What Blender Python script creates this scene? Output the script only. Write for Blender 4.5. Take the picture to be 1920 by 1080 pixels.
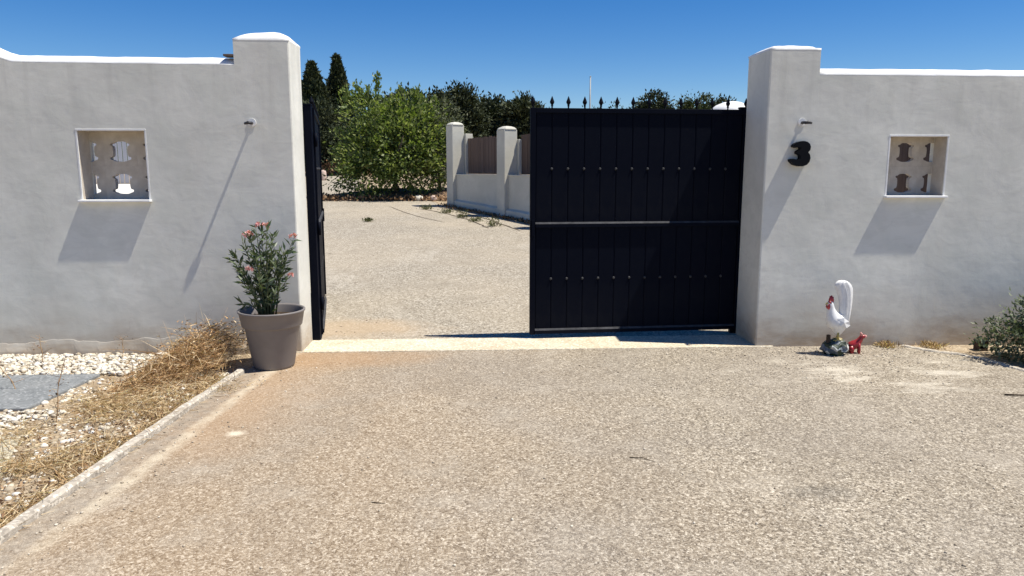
import bpy, bmesh, math, random
import numpy as np
from mathutils import Vector, Matrix, noise as mnoise

for o in list(bpy.data.objects):
    bpy.data.objects.remove(o)
scene = bpy.context.scene
C = scene.collection
R = math.radians

# ------------------------------------------------------------------ camera
cam_d = bpy.data.cameras.new('camera')
cam = bpy.data.objects.new('camera', cam_d)
C.objects.link(cam)
cam.location = (0.0, -6.445, 1.6)
cam_d.sensor_width = 36.0
cam_d.lens = 36.0 * 1400 / 1920
cam_d.clip_start = 0.05
cam_d.clip_end = 2000
PITCH = math.degrees(math.atan(225 / 1400))
cam.rotation_euler = (R(90 - PITCH), 0, R(-3.0))
scene.camera = cam

# ------------------------------------------------------------------ sky, sun, exposure
SUN = Vector((0.46, -0.09, 1.0)).normalized()
sun_el = math.asin(SUN.z)
sun_az = math.atan2(SUN.x, SUN.y)
world = bpy.data.worlds.new('World')
scene.world = world
world.use_nodes = True
wn = world.node_tree
wn.nodes.clear()
wo = wn.nodes.new('ShaderNodeOutputWorld')
wb = wn.nodes.new('ShaderNodeBackground')
ws = wn.nodes.new('ShaderNodeTexSky')
ws.sky_type = 'NISHITA'
ws.sun_disc = False
ws.sun_elevation = sun_el
ws.sun_rotation = sun_az
ws.altitude = 1200
ws.air_density = 1.0
ws.dust_density = 0.0
ws.ozone_density = 3.0
wb.inputs['Strength'].default_value = 0.088
hs = wn.nodes.new('ShaderNodeHueSaturation')
hs.inputs['Hue'].default_value = 0.510
hs.inputs['Saturation'].default_value = 1.42
hs.inputs['Value'].default_value = 0.97
wn.links.new(ws.outputs[0], hs.inputs['Color'])
wn.links.new(hs.outputs[0], wb.inputs['Color'])
wn.links.new(wb.outputs[0], wo.inputs['Surface'])

sl = bpy.data.lights.new('sun', 'SUN')
sl.energy = 5.0
sl.angle = R(0.5)
sl.color = (1.0, 0.95, 0.85)
so = bpy.data.objects.new('sun', sl)
C.objects.link(so)
so.rotation_euler = SUN.to_track_quat('Z', 'Y').to_euler()
so.location = (6, -3, 12)

scene.view_settings.view_transform = 'Standard'
scene.view_settings.look = 'None'
scene.view_settings.exposure = 0.40
scene.view_settings.gamma = 1.0
scene.view_settings.use_curve_mapping = False
scene.cycles.use_denoising = True
scene.cycles.max_bounces = 8
scene.cycles.transparent_max_bounces = 8

# ------------------------------------------------------------------ object helpers
rnd = random.Random(7)


def tag(o, label=None, cat=None, group=None, kind=None):
    if label: o['label'] = label
    if cat: o['category'] = cat
    if group: o['group'] = group
    if kind: o['kind'] = kind
    return o


def link(name, me, mat=None, parent=None, smooth=False):
    if mat is not None and len(me.materials) == 0:
        me.materials.append(mat)
    o = bpy.data.objects.new(name, me)
    C.objects.link(o)
    if parent is not None:
        o.parent = parent
    if smooth:
        me.polygons.foreach_set('use_smooth', [True] * len(me.polygons))
    return o


def empty(name, loc=(0, 0, 0), rz=0.0):
    o = bpy.data.objects.new(name, None)
    C.objects.link(o)
    o.location = loc
    o.rotation_euler = (0, 0, rz)
    o.empty_display_size = 0.1
    return o


class MB:
    def __init__(s):
        s.v = []
        s.f = []

    def add(s, vs, fs):
        b = len(s.v)
        s.v += [tuple(p) for p in vs]
        s.f += [tuple(b + i for i in f) for f in fs]
        return s

    def box(s, x0, x1, y0, y1, z0, z1):
        return s.add([(x0, y0, z0), (x1, y0, z0), (x1, y1, z0), (x0, y1, z0), (x0, y0, z1), (x1, y0, z1), (x1, y1, z1), (x0, y1, z1)],
                     [(0, 3, 2, 1), (4, 5, 6, 7), (0, 1, 5, 4), (1, 2, 6, 5), (2, 3, 7, 6), (3, 0, 4, 7)])

    def tube(s, pts, rad, n=8, cap=True):
        pts = [Vector(p) for p in pts]
        rs = rad if isinstance(rad, (list, tuple)) else [rad] * len(pts)
        b = len(s.v)
        up = Vector((0.123, 0.31, 0.94)).normalized()
        for i, p in enumerate(pts):
            d = (pts[min(i + 1, len(pts) - 1)] - pts[max(i - 1, 0)]).normalized()
            a = d.cross(up)
            if a.length < 0.05:
                a = d.cross(Vector((1, 0, 0)))
            a.normalize()
            c = d.cross(a).normalized()
            for k in range(n):
                t = 2 * math.pi * k / n
                s.v.append(tuple(p + (a * math.cos(t) + c * math.sin(t)) * rs[i]))
        for i in range(len(pts) - 1):
            for k in range(n):
                k2 = (k + 1) % n
                s.f.append((b + i * n + k, b + i * n + k2, b + (i + 1) * n + k2, b + (i + 1) * n + k))
        if cap:
            s.f.append(tuple(b + k for k in reversed(range(n))))
            e = b + (len(pts) - 1) * n
            s.f.append(tuple(e + k for k in range(n)))
        return s

    def lathe(s, prof, n=24, c=(0, 0, 0), cap=True, wob=0.0):
        b = len(s.v)
        for r, z in prof:
            for k in range(n):
                t = 2 * math.pi * k / n
                q = 1 + wob * mnoise.noise((math.cos(t) * 2, math.sin(t) * 2, z * 7))
                s.v.append((c[0] + r * q * math.cos(t), c[1] + r * q * math.sin(t), c[2] + z))
        for i in range(len(prof) - 1):
            for k in range(n):
                k2 = (k + 1) % n
                s.f.append((b + i * n + k, b + i * n + k2, b + (i + 1) * n + k2, b + (i + 1) * n + k))
        if cap:
            s.f.append(tuple(b + k for k in reversed(range(n))))
            e = b + (len(prof) - 1) * n
            s.f.append(tuple(e + k for k in range(n)))
        return s

    def mesh(s, name):
        me = bpy.data.meshes.new(name)
        me.from_pydata(s.v, [], s.f)
        me.update()
        return me

    def build(s, name, mat, parent=None, smooth=False, bevel=0.0, seg=2):
        o = link(name, s.mesh(name), mat, parent, smooth)
        if bevel > 0:
            m = o.modifiers.new('bevel', 'BEVEL')
            m.width = bevel
            m.segments = seg
            m.limit_method = 'ANGLE'
            m.angle_limit = R(40)
        return o


def npmesh(name, verts, quads):
    """fast mesh from numpy arrays; quads (n,4)"""
    me = bpy.data.meshes.new(name)
    me.vertices.add(len(verts))
    me.vertices.foreach_set('co', np.asarray(verts, dtype=np.float32).ravel())
    n, k = quads.shape
    me.loops.add(n * k)
    me.loops.foreach_set('vertex_index', quads.astype(np.int32).ravel())
    me.polygons.add(n)
    me.polygons.foreach_set('loop_start', np.arange(0, n * k, k, dtype=np.int32))
    me.update(calc_edges=True)
    me.validate()
    return me


# ------------------------------------------------------------------ material helpers
class N:
    """small node-graph builder"""
    def __init__(s, name):
        s.m = bpy.data.materials.new(name)
        s.m.use_nodes = True
        s.t = s.m.node_tree
        s.t.nodes.clear()
        s.out = s.t.nodes.new('ShaderNodeOutputMaterial')
        s.co = s.t.nodes.new('ShaderNodeTexCoord').outputs['Object']

    def n(s, typ, ins=None, out=0, **kw):
        nd = s.t.nodes.new(typ)
        for k, v in kw.items():
            setattr(nd, k, v)
        for k, v in (ins or {}).items():
            s.put(nd.inputs[k], v)
        return nd.outputs[out]

    def put(s, sock, v):
        if isinstance(v, bpy.types.NodeSocket):
            s.t.links.new(v, sock)
        else:
            if sock.type == 'RGBA' and len(v) == 3:
                v = (*v, 1)
            sock.default_value = v

    def noise(s, scale, detail=4, rough=0.5, co=None, col=False, dist=0.0):
        return s.n('ShaderNodeTexNoise', {'Vector': co or s.co, 'Scale': scale, 'Detail': detail, 'Roughness': rough, 'Distortion': dist}, out=1 if col else 0)

    def vor(s, scale, co=None, out='Color', feature='F1', rnd=1.0):
        return s.n('ShaderNodeTexVoronoi', {'Vector': co or s.co, 'Scale': scale, 'Randomness': rnd}, out=out, feature=feature)

    def ramp(s, fac, stops, mode='LINEAR'):
        nd = s.t.nodes.new('ShaderNodeValToRGB')
        cr = nd.color_ramp
        cr.interpolation = mode
        while len(cr.elements) > 1:
            cr.elements.remove(cr.elements[-1])
        for i, (p, c) in enumerate(stops):
            e = cr.elements[0] if i == 0 else cr.elements.new(p)
            e.position = p
            if not isinstance(c, (tuple, list)):
                c = (c, c, c)
            e.color = (*c[:3], 1)
        s.put(nd.inputs[0], fac)
        return nd.outputs[0]

    def mix(s, f, a, b, mode='MIX'):
        nd = s.t.nodes.new('ShaderNodeMix')
        nd.data_type = 'RGBA'
        nd.blend_type = mode
        s.put(nd.inputs[0], f)
        s.put(nd.inputs[6], a)
        s.put(nd.inputs[7], b)
        return nd.outputs[2]

    def math(s, op, a, b=0.0, clamp=False):
        nd = s.t.nodes.new('ShaderNodeMath')
        nd.operation = op
        nd.use_clamp = clamp
        s.put(nd.inputs[0], a)
        s.put(nd.inputs[1], b)
        return nd.outputs[0]

    def sep(s, i, co=None):
        return s.n('ShaderNodeSeparateXYZ', {0: co or s.co}, out=i)

    def mapping(s, scale=(1, 1, 1), loc=(0, 0, 0), co=None):
        return s.n('ShaderNodeMapping', {'Vector': co or s.co, 'Scale': scale, 'Location': loc})

    def spot(s, c, rx, ry, ns=2.5, amt=0.6):
        """soft-edged stain mask centred at c (x,y), radii rx, ry"""
        co = s.mapping((1 / rx, 1 / ry, 0.0), (-c[0] / rx, -c[1] / ry, 0.0))
        d = s.n('ShaderNodeVectorMath', {0: co}, out='Value', operation='LENGTH')
        w = s.math('MULTIPLY', s.math('SUBTRACT', s.noise(ns, 5, 0.6), 0.5), amt * 2)
        return s.ramp(s.math('ADD', d, w), [(0.35, 1.0), (1.0, 0.0)])

    def bump(s, h, strength=0.3, dist=0.01, nrm=None):
        ins = {'Height': h, 'Strength': strength, 'Distance': dist}
        if nrm is not None:
            ins['Normal'] = nrm
        return s.n('ShaderNodeBump', ins)

    def bsdf(s, col, rough=0.8, nrm=None, spec=0.3, metal=0.0, **kw):
        ins = {'Base Color': col, 'Roughness': rough, 'Metallic': metal, 'Specular IOR Level': spec}
        if nrm is not None:
            ins['Normal'] = nrm
        ins.update(kw)
        b = s.n('ShaderNodeBsdfPrincipled', ins)
        s.t.links.new(b, s.out.inputs['Surface'])
        return s.m


M = {}


def m_plaster(name, base, bs=1.0, dirt=True, ztop=None):
    g = N(name)
    big = g.noise(0.9, 5, 0.55)
    mid = g.noise(4.0, 6, 0.6, dist=0.6)
    fine = g.noise(60, 3, 0.6)
    c1 = tuple(v * 0.86 for v in base)
    c2 = tuple(min(1, v * 1.06) for v in base)
    col = g.mix(g.ramp(big, [(0.35, 0.0), (0.68, 1.0)]), c1, c2)
    col = g.mix(g.math('MULTIPLY', g.ramp(mid, [(0.46, 0.0), (0.62, 1.0)]), 0.33), col, tuple(v * q for v, q in zip(base, (0.80, 0.82, 0.80))))
    col = g.mix(g.math('MULTIPLY', g.ramp(g.noise(2.0, 5, 0.6, co=g.mapping((1.6, 1, .35))), [(0.55, 0.0), (0.7, 1.0)]), 0.16), col, tuple(v * q for v, q in zip(base, (0.82, 0.76, 0.74))))
    if dirt:
        z = g.sep(2)
        wz = g.math('ADD', z, g.math('MULTIPLY', g.math('SUBTRACT', g.noise(2.2, 6, 0.65, co=g.mapping((1, 1, 2.5))), 0.5), 0.55))
        mk = g.ramp(wz, [(0.0, 0.85), (0.16, 0.5), (0.30, 0.2), (0.62, 0.0)])
        col = g.mix(mk, col, (0.36, 0.27, 0.185))
        # rain streaks under the coping
        st = g.noise(7.0, 4, 0.6, co=g.mapping((1, 1, 0.06)))
        zz = g.ramp(z, [(0.0, 0.0), (1.0, 0.0)]) if ztop is None else g.n('ShaderNodeMapRange', {0: z, 1: ztop - 0.9, 2: ztop, 3: 0.0, 4: 0.5})
        sk = g.math('MULTIPLY', g.ramp(st, [(0.52, 0.0), (0.72, 1.0)]), zz)
        col = g.mix(sk, col, tuple(v * 0.62 for v in base))
    trowel = g.noise(9.0, 6, 0.6, co=g.mapping((0.55, 1, 1.5)), dist=1.2)
    col = g.mix(g.math('MULTIPLY', g.ramp(trowel, [(0.48, 0.0), (0.58, 1.0)]), 0.24), col, tuple(v * q for v, q in zip(base, (0.80, 0.79, 0.78))))
    h = g.math('ADD', g.math('MULTIPLY', g.noise(2.4, 3, 0.5), 1.0), g.math('MULTIPLY', mid, 0.26))
    h = g.math('ADD', h, g.math('MULTIPLY', trowel, 0.10))
    h = g.math('ADD', h, g.math('MULTIPLY', fine, 0.02))
    # hairline cracks in a few places
    ck = g.vor(1.1, co=g.mix(0.16, g.co, g.noise(3.0, 5, 0.6, col=True)), out='Distance', feature='DISTANCE_TO_EDGE')
    cm_ = g.math('MULTIPLY', g.ramp(ck, [(0.0, 1.0), (0.004, 0.0)]), g.ramp(g.noise(0.8, 3), [(0.50, 0.0), (0.60, 1.0)]))
    col = g.mix(g.math('MULTIPLY', cm_, 0.13), col, (0.30, 0.27, 0.24))
    nrm = g.bump(h, 0.65 * bs, 0.012)
    return g.bsdf(col, 0.9, nrm, 0.15)


M['plaster'] = m_plaster('white plaster', (0.775, 0.762, 0.688), ztop=2.45)
M['coping'] = m_plaster('white coping paint', (0.84, 0.835, 0.82), 1.0, dirt=False)
M['fence_white'] = m_plaster('white fence paint', (0.60, 0.58, 0.50), 0.6, dirt=False)


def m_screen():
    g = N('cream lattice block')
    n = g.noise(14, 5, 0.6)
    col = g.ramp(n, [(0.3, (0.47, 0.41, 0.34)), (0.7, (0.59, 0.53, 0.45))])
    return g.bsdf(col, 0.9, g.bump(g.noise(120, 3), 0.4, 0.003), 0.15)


M['screen'] = m_screen()


def m_aggregate(name, inner=False):
    g = N(name)
    v1 = g.vor(90 if inner else 150)
    v2 = g.vor(46 if inner else 78, co=g.mapping((1, 1, 1), (3.3, 1.7, 0)))
    s1 = g.n('ShaderNodeSeparateColor', {0: v1}, out=0)
    s2 = g.n('ShaderNodeSeparateColor', {0: v2}, out=1)
    if inner:
        stops = [(0.0, (0.10, 0.08, 0.06)), (0.2, (0.22, 0.19, 0.145)), (0.55, (0.35, 0.305, 0.24)), (0.82, (0.46, 0.41, 0.33)), (1.0, (0.72, 0.66, 0.55))]
    else:
        stops = [(0.0, (0.055, 0.044, 0.034)), (0.2, (0.155, 0.127, 0.094)), (0.5, (0.295, 0.246, 0.182)), (0.78, (0.44, 0.378, 0.285)), (1.0, (0.80, 0.72, 0.585))]
    a = g.ramp(s1, stops)
    b = g.ramp(s2, stops)
    col = g.mix(0.42, a, b)
    big = g.noise(0.55, 6, 0.6)
    mid = g.noise(2.2, 6, 0.65)
    if inner:
        col = g.mix(g.math('MULTIPLY', g.ramp(big, [(0.42, 0.0), (0.62, 1.0)]), 0.35), col, (0.50, 0.42, 0.31))
        col = g.mix(g.math('MULTIPLY', g.ramp(mid, [(0.47, 0.0), (0.66, 1.0)]), 0.45), col, (0.27, 0.235, 0.185))
        wh = g.noise(1.3, 6, 0.7, co=g.mapping((1, 0.4, 1)))
        col = g.mix(g.math('MULTIPLY', g.ramp(wh, [(0.55, 0.0), (0.68, 1.0)]), 0.25), col, (0.56, 0.51, 0.43))
        col = g.mix(g.math('MULTIPLY', g.spot((-1.2, 0.9), 1.0, 0.5), 0.5), col, (0.50, 0.36, 0.22))
    else:
        x = g.sep(0)
        # browner and dustier by the left kerb, greyer to the right: iron-rich dust washed from the bed
        lx = g.n('ShaderNodeMapRange', {0: g.math('ADD', x, g.math('MULTIPLY', g.math('SUBTRACT', big, 0.5), 3.0)), 1: -2.2, 2: 1.4, 3: 0.75, 4: 0.0})
        col = g.mix(lx, col, g.mix(0.45, col, (0.43, 0.275, 0.145)))
        col = g.mix(g.math('MULTIPLY', g.ramp(big, [(0.44, 0.0), (0.62, 1.0)]), 0.28), col, (0.26, 0.23, 0.20))
        col = g.mix(g.math('MULTIPLY', g.ramp(mid, [(0.53, 0.0), (0.72, 1.0)]), 0.35), col, (0.50, 0.44, 0.35))
        # rust coloured soil washed out at the left gate post
        col = g.mix(g.math('MULTIPLY', g.spot((-1.25, -0.22), 1.1, 0.42, 3.0, 0.4), 0.72), col, g.mix(0.35, (0.40, 0.235, 0.115), col))
        col = g.mix(g.math('MULTIPLY', g.spot((-1.7, -1.3), 0.75, 1.5, 2.0, 0.5), 0.42), col, (0.42, 0.275, 0.16))
        # worn cement patches to the right
        wp = g.math('MULTIPLY', g.spot((3.3, -0.95), 1.5, 0.75, 3.0, 0.5), g.ramp(g.noise(3.2, 6, 0.7, co=g.mapping((0.6, 1.5, 1))), [(0.50, 0.0), (0.62, 1.0)]))
        col = g.mix(g.math('MULTIPLY', wp, 0.6), col, (0.66, 0.60, 0.49))
        col = g.mix(g.math('MULTIPLY', g.spot((3.72, -0.92), 0.30, 0.10, 9.0, 0.7), 0.6), col, (0.68, 0.62, 0.51))
        col = g.mix(g.math('MULTIPLY', g.spot((-1.45, -2.02), 0.075, 0.055, 14.0, 0.4), 0.9), col, (0.72, 0.63, 0.48))
        # weathered gutter and smeared cement beside the kerb (the kerb runs along x = -1.755 + 0.083 y)
        dk = g.math('SUBTRACT', x, g.math('ADD', g.math('MULTIPLY', g.sep(1), 0.0833), -1.755))
        dw = g.math('ADD', dk, g.math('MULTIPLY', g.math('SUBTRACT', g.noise(3.5, 7, 0.7), 0.5), 0.12))
        gm = g.math('MULTIPLY', g.ramp(dw, [(0.0, 1.0), (0.13, 0.8), (0.18, 0.0)]), g.ramp(g.noise(9, 6, 0.7), [(0.35, 0.35), (0.6, 1.0)]))
        col = g.mix(g.math('MULTIPLY', gm, 0.75), col, g.ramp(g.noise(16, 6, 0.7), [(0.3, (0.15, 0.13, 0.11)), (0.5, (0.31, 0.275, 0.225)), (0.7, (0.48, 0.43, 0.35))]))
        cmk = g.ramp(dw, [(0.13, 0.0), (0.17, 1.0), (0.205, 1.0), (0.26, 0.0)])
        yk = g.n('ShaderNodeMapRange', {0: g.sep(1), 1: -3.6, 2: -2.6, 3: 0.35, 4: 1.0})
        cmk = g.math('MULTIPLY', g.math('MULTIPLY', cmk, yk), g.ramp(g.noise(9, 7, 0.75), [(0.36, 0.2), (0.58, 1.0)]))
        col = g.mix(g.math('MULTIPLY', cmk, 0.68), col, (0.64, 0.56, 0.42))
        # oil
        col = g.mix(g.math('MULTIPLY', g.spot((1.72, -3.02), 0.22, 0.12, 9.0, 0.7), 0.32), col, (0.10, 0.095, 0.085))
        col = g.mix(g.math('MULTIPLY', g.ramp(g.noise(1.1, 7, 0.7, co=g.mapping((1, 0.5, 1), (4, 2, 0))), [(0.48, 0.0), (0.66, 1.0)]), 0.30), col, (0.22, 0.185, 0.145))
    h = g.math('ADD', g.math('MULTIPLY', g.vor(150, out='Distance'), -1.0), g.math('MULTIPLY', g.noise(40, 3), 0.4))
    return g.bsdf(col, 0.92, g.bump(h, 0.55, 0.006), 0.15)


M['aggregate'] = m_aggregate('washed aggregate paving')
M['inner'] = m_aggregate('pale compacted aggregate', True)


def m_dirt(name, a, b, c, sc=5.0, bump=0.6):
    g = N(name)
    n = g.noise(sc, 8, 0.68)
    col = g.ramp(n, [(0.28, a), (0.5, b), (0.72, c)])
    sp = g.n('ShaderNodeSeparateColor', {0: g.vor(70)}, out=0)
    col = g.mix(g.math('MULTIPLY', g.ramp(sp, [(0.75, 0.0), (0.95, 1.0)]), 0.55), col, tuple(min(1, v * 1.6) for v in c))
    col = g.mix(g.math('MULTIPLY', g.ramp(sp, [(0.0, 1.0), (0.18, 0.0)]), 0.5), col, tuple(v * 0.5 for v in a))
    return g.bsdf(col, 0.95, g.bump(g.math('ADD', n, g.math('MULTIPLY', g.noise(sc * 12, 4), 0.3)), bump, 0.03), 0.1)


M['soil'] = m_dirt('dry soil', (0.20, 0.145, 0.09), (0.33, 0.255, 0.17), (0.46, 0.38, 0.27))
M['darksoil'] = m_dirt('leaf litter', (0.07, 0.045, 0.028), (0.15, 0.095, 0.06), (0.27, 0.19, 0.12), 9)
M['cement'] = m_dirt('pale cement', (0.52, 0.44, 0.31), (0.64, 0.56, 0.42), (0.73, 0.66, 0.53), 3.0, 0.2)
M['threshold'] = m_dirt('cream concrete threshold', (0.47, 0.38, 0.25), (0.58, 0.50, 0.37), (0.65, 0.58, 0.46), 2.2, 0.12)
M['gutter'] = m_dirt('grey weathered concrete', (0.17, 0.15, 0.125), (0.33, 0.29, 0.235), (0.50, 0.45, 0.37), 7.0, 0.5)
M['kerb'] = m_dirt('kerb concrete', (0.30, 0.26, 0.21), (0.45, 0.40, 0.33), (0.55, 0.50, 0.42), 6.0, 0.4)
M['slab'] = m_dirt('blue grey slab', (0.16, 0.17, 0.175), (0.205, 0.215, 0.218), (0.25, 0.255, 0.255), 2.5, 0.15)
M['sandslab'] = m_dirt('sandy slab', (0.36, 0.32, 0.23), (0.44, 0.395, 0.29), (0.52, 0.47, 0.36), 3.0, 0.2)
M['yard'] = m_dirt('white gravel yard', (0.58, 0.55, 0.48), (0.68, 0.65, 0.58), (0.76, 0.74, 0.68), 4.0, 0.3)
M['crack'] = m_dirt('crack soil', (0.06, 0.05, 0.035), (0.10, 0.08, 0.06), (0.16, 0.13, 0.10), 12.0, 0.4)


def m_island(name, stops, rough=0.8, trans=0.0, spec=0.25, bump=None):
    """colour varies from piece to piece (random per mesh island)"""
    g = N(name)
    r = g.n('ShaderNodeNewGeometry', out='Random Per Island')
    col = g.ramp(r, stops)
    nrm = g.bump(g.noise(bump, 3), 0.3, 0.004) if bump else None
    g.bsdf(col, rough, nrm, spec)
    if trans > 0:
        b = g.out.inputs['Surface'].links[0].from_socket
        t = g.n('ShaderNodeBsdfTranslucent', {'Color': g.mix(1.0, col, (1.0, 1.15, 0.45), 'MULTIPLY')})
        mx = g.n('ShaderNodeMixShader', {0: trans, 1: b, 2: t})
        g.t.links.new(mx, g.out.inputs['Surface'])
    return g.m


M['pebble'] = m_island('white pebbles', [(0.0, (0.36, 0.29, 0.20)), (0.3, (0.56, 0.50, 0.39)), (0.7, (0.69, 0.64, 0.54)), (1.0, (0.80, 0.76, 0.68))], 0.8, bump=60)
M['chip'] = m_island('loose chips', [(0.0, (0.24, 0.19, 0.14)), (0.4, (0.42, 0.35, 0.26)), (1.0, (0.72, 0.65, 0.53))], 0.9)
M['straw'] = m_island('dry straw', [(0.0, (0.13, 0.068, 0.03)), (0.35, (0.38, 0.215, 0.10)), (0.7, (0.58, 0.38, 0.195)), (1.0, (0.84, 0.68, 0.45))], 0.75, 0.2)
M['drygrass'] = m_island('dry yellow grass', [(0.0, (0.17, 0.095, 0.045)), (0.3, (0.40, 0.255, 0.125)), (0.7, (0.62, 0.46, 0.26)), (0.93, (0.80, 0.66, 0.44)), (1.0, (0.44, 0.38, 0.16))], 0.75, 0.2)
M['litter'] = m_island('brown dead leaves', [(0.0, (0.10, 0.06, 0.035)), (0.5, (0.26, 0.15, 0.08)), (1.0, (0.45, 0.30, 0.17))], 0.85)
M['leaf_bush'] = m_island('fresh green leaves', [(0.0, (0.075, 0.11, 0.03)), (0.4, (0.14, 0.19, 0.05)), (0.8, (0.23, 0.27, 0.085)), (1.0, (0.38, 0.40, 0.17))], 0.5, 0.38, 0.4)
M['leaf_olive'] = m_island('grey green leaves', [(0.0, (0.07, 0.085, 0.045)), (0.5, (0.13, 0.145, 0.085)), (1.0, (0.21, 0.22, 0.145))], 0.6, 0.25, 0.3)
M['leaf_cypress'] = m_island('cypress foliage', [(0.0, (0.016, 0.026, 0.012)), (0.5, (0.033, 0.046, 0.020)), (1.0, (0.08, 0.09, 0.038))], 0.75, 0.08)
M['leaf_pine'] = m_island('pine foliage', [(0.0, (0.020, 0.029, 0.015)), (0.5, (0.038, 0.050, 0.025)), (1.0, (0.085, 0.094, 0.045))], 0.75, 0.08)
M['leaf_far'] = m_island('far tree foliage', [(0.0, (0.03, 0.045, 0.02)), (0.5, (0.055, 0.075, 0.032)), (1.0, (0.11, 0.125, 0.055))], 0.7, 0.12)
M['leaf_oleander'] = m_island('oleander leaves', [(0.0, (0.05, 0.08, 0.03)), (0.5, (0.10, 0.14, 0.065)), (1.0, (0.22, 0.25, 0.16))], 0.45, 0.2, 0.45)
M['leaf_shrub'] = m_island('blue green shrub leaves', [(0.0, (0.06, 0.08, 0.045)), (0.5, (0.12, 0.15, 0.09)), (1.0, (0.24, 0.27, 0.185))], 0.55, 0.2, 0.35)
M['leaf_weed'] = m_island('weed leaves', [(0.0, (0.05, 0.06, 0.02)), (0.5, (0.10, 0.115, 0.04)), (1.0, (0.22, 0.20, 0.09))], 0.7, 0.2)
M['petal'] = m_island('pink petals', [(0.0, (0.55, 0.16, 0.17)), (0.5, (0.72, 0.33, 0.33)), (1.0, (0.82, 0.55, 0.52))], 0.6, 0.25)


def m_simple(name, col, rough=0.7, spec=0.3, var=0.12, sc=8.0, bump=0.1, metal=0.0):
    g = N(name)
    n = g.noise(sc, 5, 0.6)
    c = g.mix(g.ramp(n, [(0.3, 0.0), (0.7, 1.0)]), tuple(v * (1 - var) for v in col), tuple(min(1, v * (1 + var)) for v in col))
    return g.bsdf(c, rough, g.bump(g.noise(sc * 6, 4), bump, 0.004) if bump else None, spec, metal)


def m_gate():
    g = N('black gate paint')
    n = g.noise(3.0, 6, 0.65)
    col = g.ramp(n, [(0.3, (0.0016, 0.0028, 0.0085)), (0.7, (0.0036, 0.0050, 0.0110))])
    z = g.sep(2)
    dust = g.math('MULTIPLY', g.ramp(z, [(0.0, 0.06), (0.55, 0.0)]), g.ramp(g.noise(9, 5), [(0.4, 0.2), (0.7, 1.0)]))
    col = g.mix(dust, col, (0.08, 0.075, 0.06))
    rg = g.ramp(g.noise(5, 5), [(0.3, 0.5), (0.7, 0.65)])
    return g.bsdf(col, rg, g.bump(g.noise(180, 3), 0.06, 0.002), 0.06)


M['gate'] = m_gate()
M['stud'] = m_simple('glint stud paint', (0.05, 0.05, 0.052), 0.5, 0.2, 0.2, 30, 0.0)  # gate black lightened to paint in the sun glint on each stud
M['black'] = m_simple('black numeral paint', (0.005, 0.006, 0.008), 0.6, 0.1, 0.2)
M['rail'] = m_simple('glint rail paint', (0.06, 0.06, 0.064), 0.75, 0.03, 0.3, 18)  # greyer than the gate black, painting in the sunlit line along the rails
M['lampblack'] = m_simple('dark lamp metal', (0.03, 0.028, 0.03), 0.5, 0.4, 0.3)
M['pot'] = m_simple('taupe plastic pot', (0.205, 0.185, 0.175), 0.55, 0.35, 0.10, 5.0, 0.05)
M['potsoil'] = m_dirt('potting soil', (0.02, 0.014, 0.01), (0.05, 0.035, 0.024), (0.10, 0.075, 0.05), 20)
M['bark'] = m_simple('bark', (0.13, 0.10, 0.075), 0.9, 0.1, 0.4, 14, 0.6)
M['stemgreen'] = m_simple('green stem', (0.11, 0.12, 0.055), 0.8, 0.2, 0.3, 14, 0.2)
M['twig'] = m_simple('dark twig', (0.07, 0.05, 0.035), 0.9, 0.1, 0.3, 14, 0.3)
M['rwhite'] = m_simple('white statue paint', (0.78, 0.77, 0.75), 0.45, 0.4, 0.08, 30, 0.25)
M['rred'] = m_simple('red statue paint', (0.42, 0.05, 0.05), 0.4, 0.4, 0.25, 30, 0.2)
M['figred'] = m_simple('glossy red paint', (0.33, 0.022, 0.028), 0.3, 0.5, 0.25, 22, 0.15)
M['figpink'] = m_simple('faded pink paint', (0.62, 0.30, 0.27), 0.5, 0.4, 0.2, 30, 0.2)
M['ryellow'] = m_simple('yellow leg paint', (0.52, 0.40, 0.12), 0.5, 0.4, 0.2, 30, 0.2)
M['rgrey'] = m_simple('grey feather paint', (0.30, 0.29, 0.28), 0.5, 0.4, 0.2, 30, 0.2)
M['brownbox'] = m_simple('brown box', (0.075, 0.05, 0.035), 0.8, 0.2, 0.3, 20, 0.3)
M['canopy'] = m_simple('white canvas', (0.82, 0.81, 0.79), 0.8, 0.2, 0.04, 6, 0.05)
M['pole'] = m_simple('grey metal pole', (0.30, 0.32, 0.33), 0.5, 0.4, 0.1)
M['pink_stone'] = m_simple('pinkish stone', (0.55, 0.42, 0.35), 0.9, 0.1, 0.2)


def m_rock():
    g = N('painted rock base')
    n = g.vor(22)
    f = g.n('ShaderNodeSeparateColor', {0: n}, out=0)
    col = g.ramp(f, [(0.0, (0.02, 0.03, 0.02)), (0.45, (0.03, 0.055, 0.035)), (0.62, (0.07, 0.09, 0.12)), (0.82, (0.30, 0.32, 0.33)), (1.0, (0.55, 0.55, 0.52))])
    return g.bsdf(col, 0.5, g.bump(g.noise(30, 4), 0.5, 0.01), 0.3)


M['rock'] = m_rock()


def m_wood(name, a, b, sc=14):
    g = N(name)
    rn = g.n('ShaderNodeObjectInfo', out='Random')
    n = g.noise(sc, 6, 0.65, co=g.mapping((1, 1, 0.08)))
    col = g.ramp(n, [(0.3, a), (0.7, b)])
    col = g.mix(g.math('MULTIPLY', rn, 0.45), col, tuple(v * 0.55 for v in a))
    return g.bsdf(col, 0.85, g.bump(n, 0.4, 0.006), 0.15)


M['panel'] = m_wood('brown fence board', (0.11, 0.076, 0.060), (0.20, 0.145, 0.118))
M['shed'] = m_wood('dark brown board', (0.11, 0.078, 0.058), (0.20, 0.15, 0.115))
M['slatgrey'] = m_wood('grey slat', (0.36, 0.36, 0.40), (0.50, 0.50, 0.53))


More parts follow.
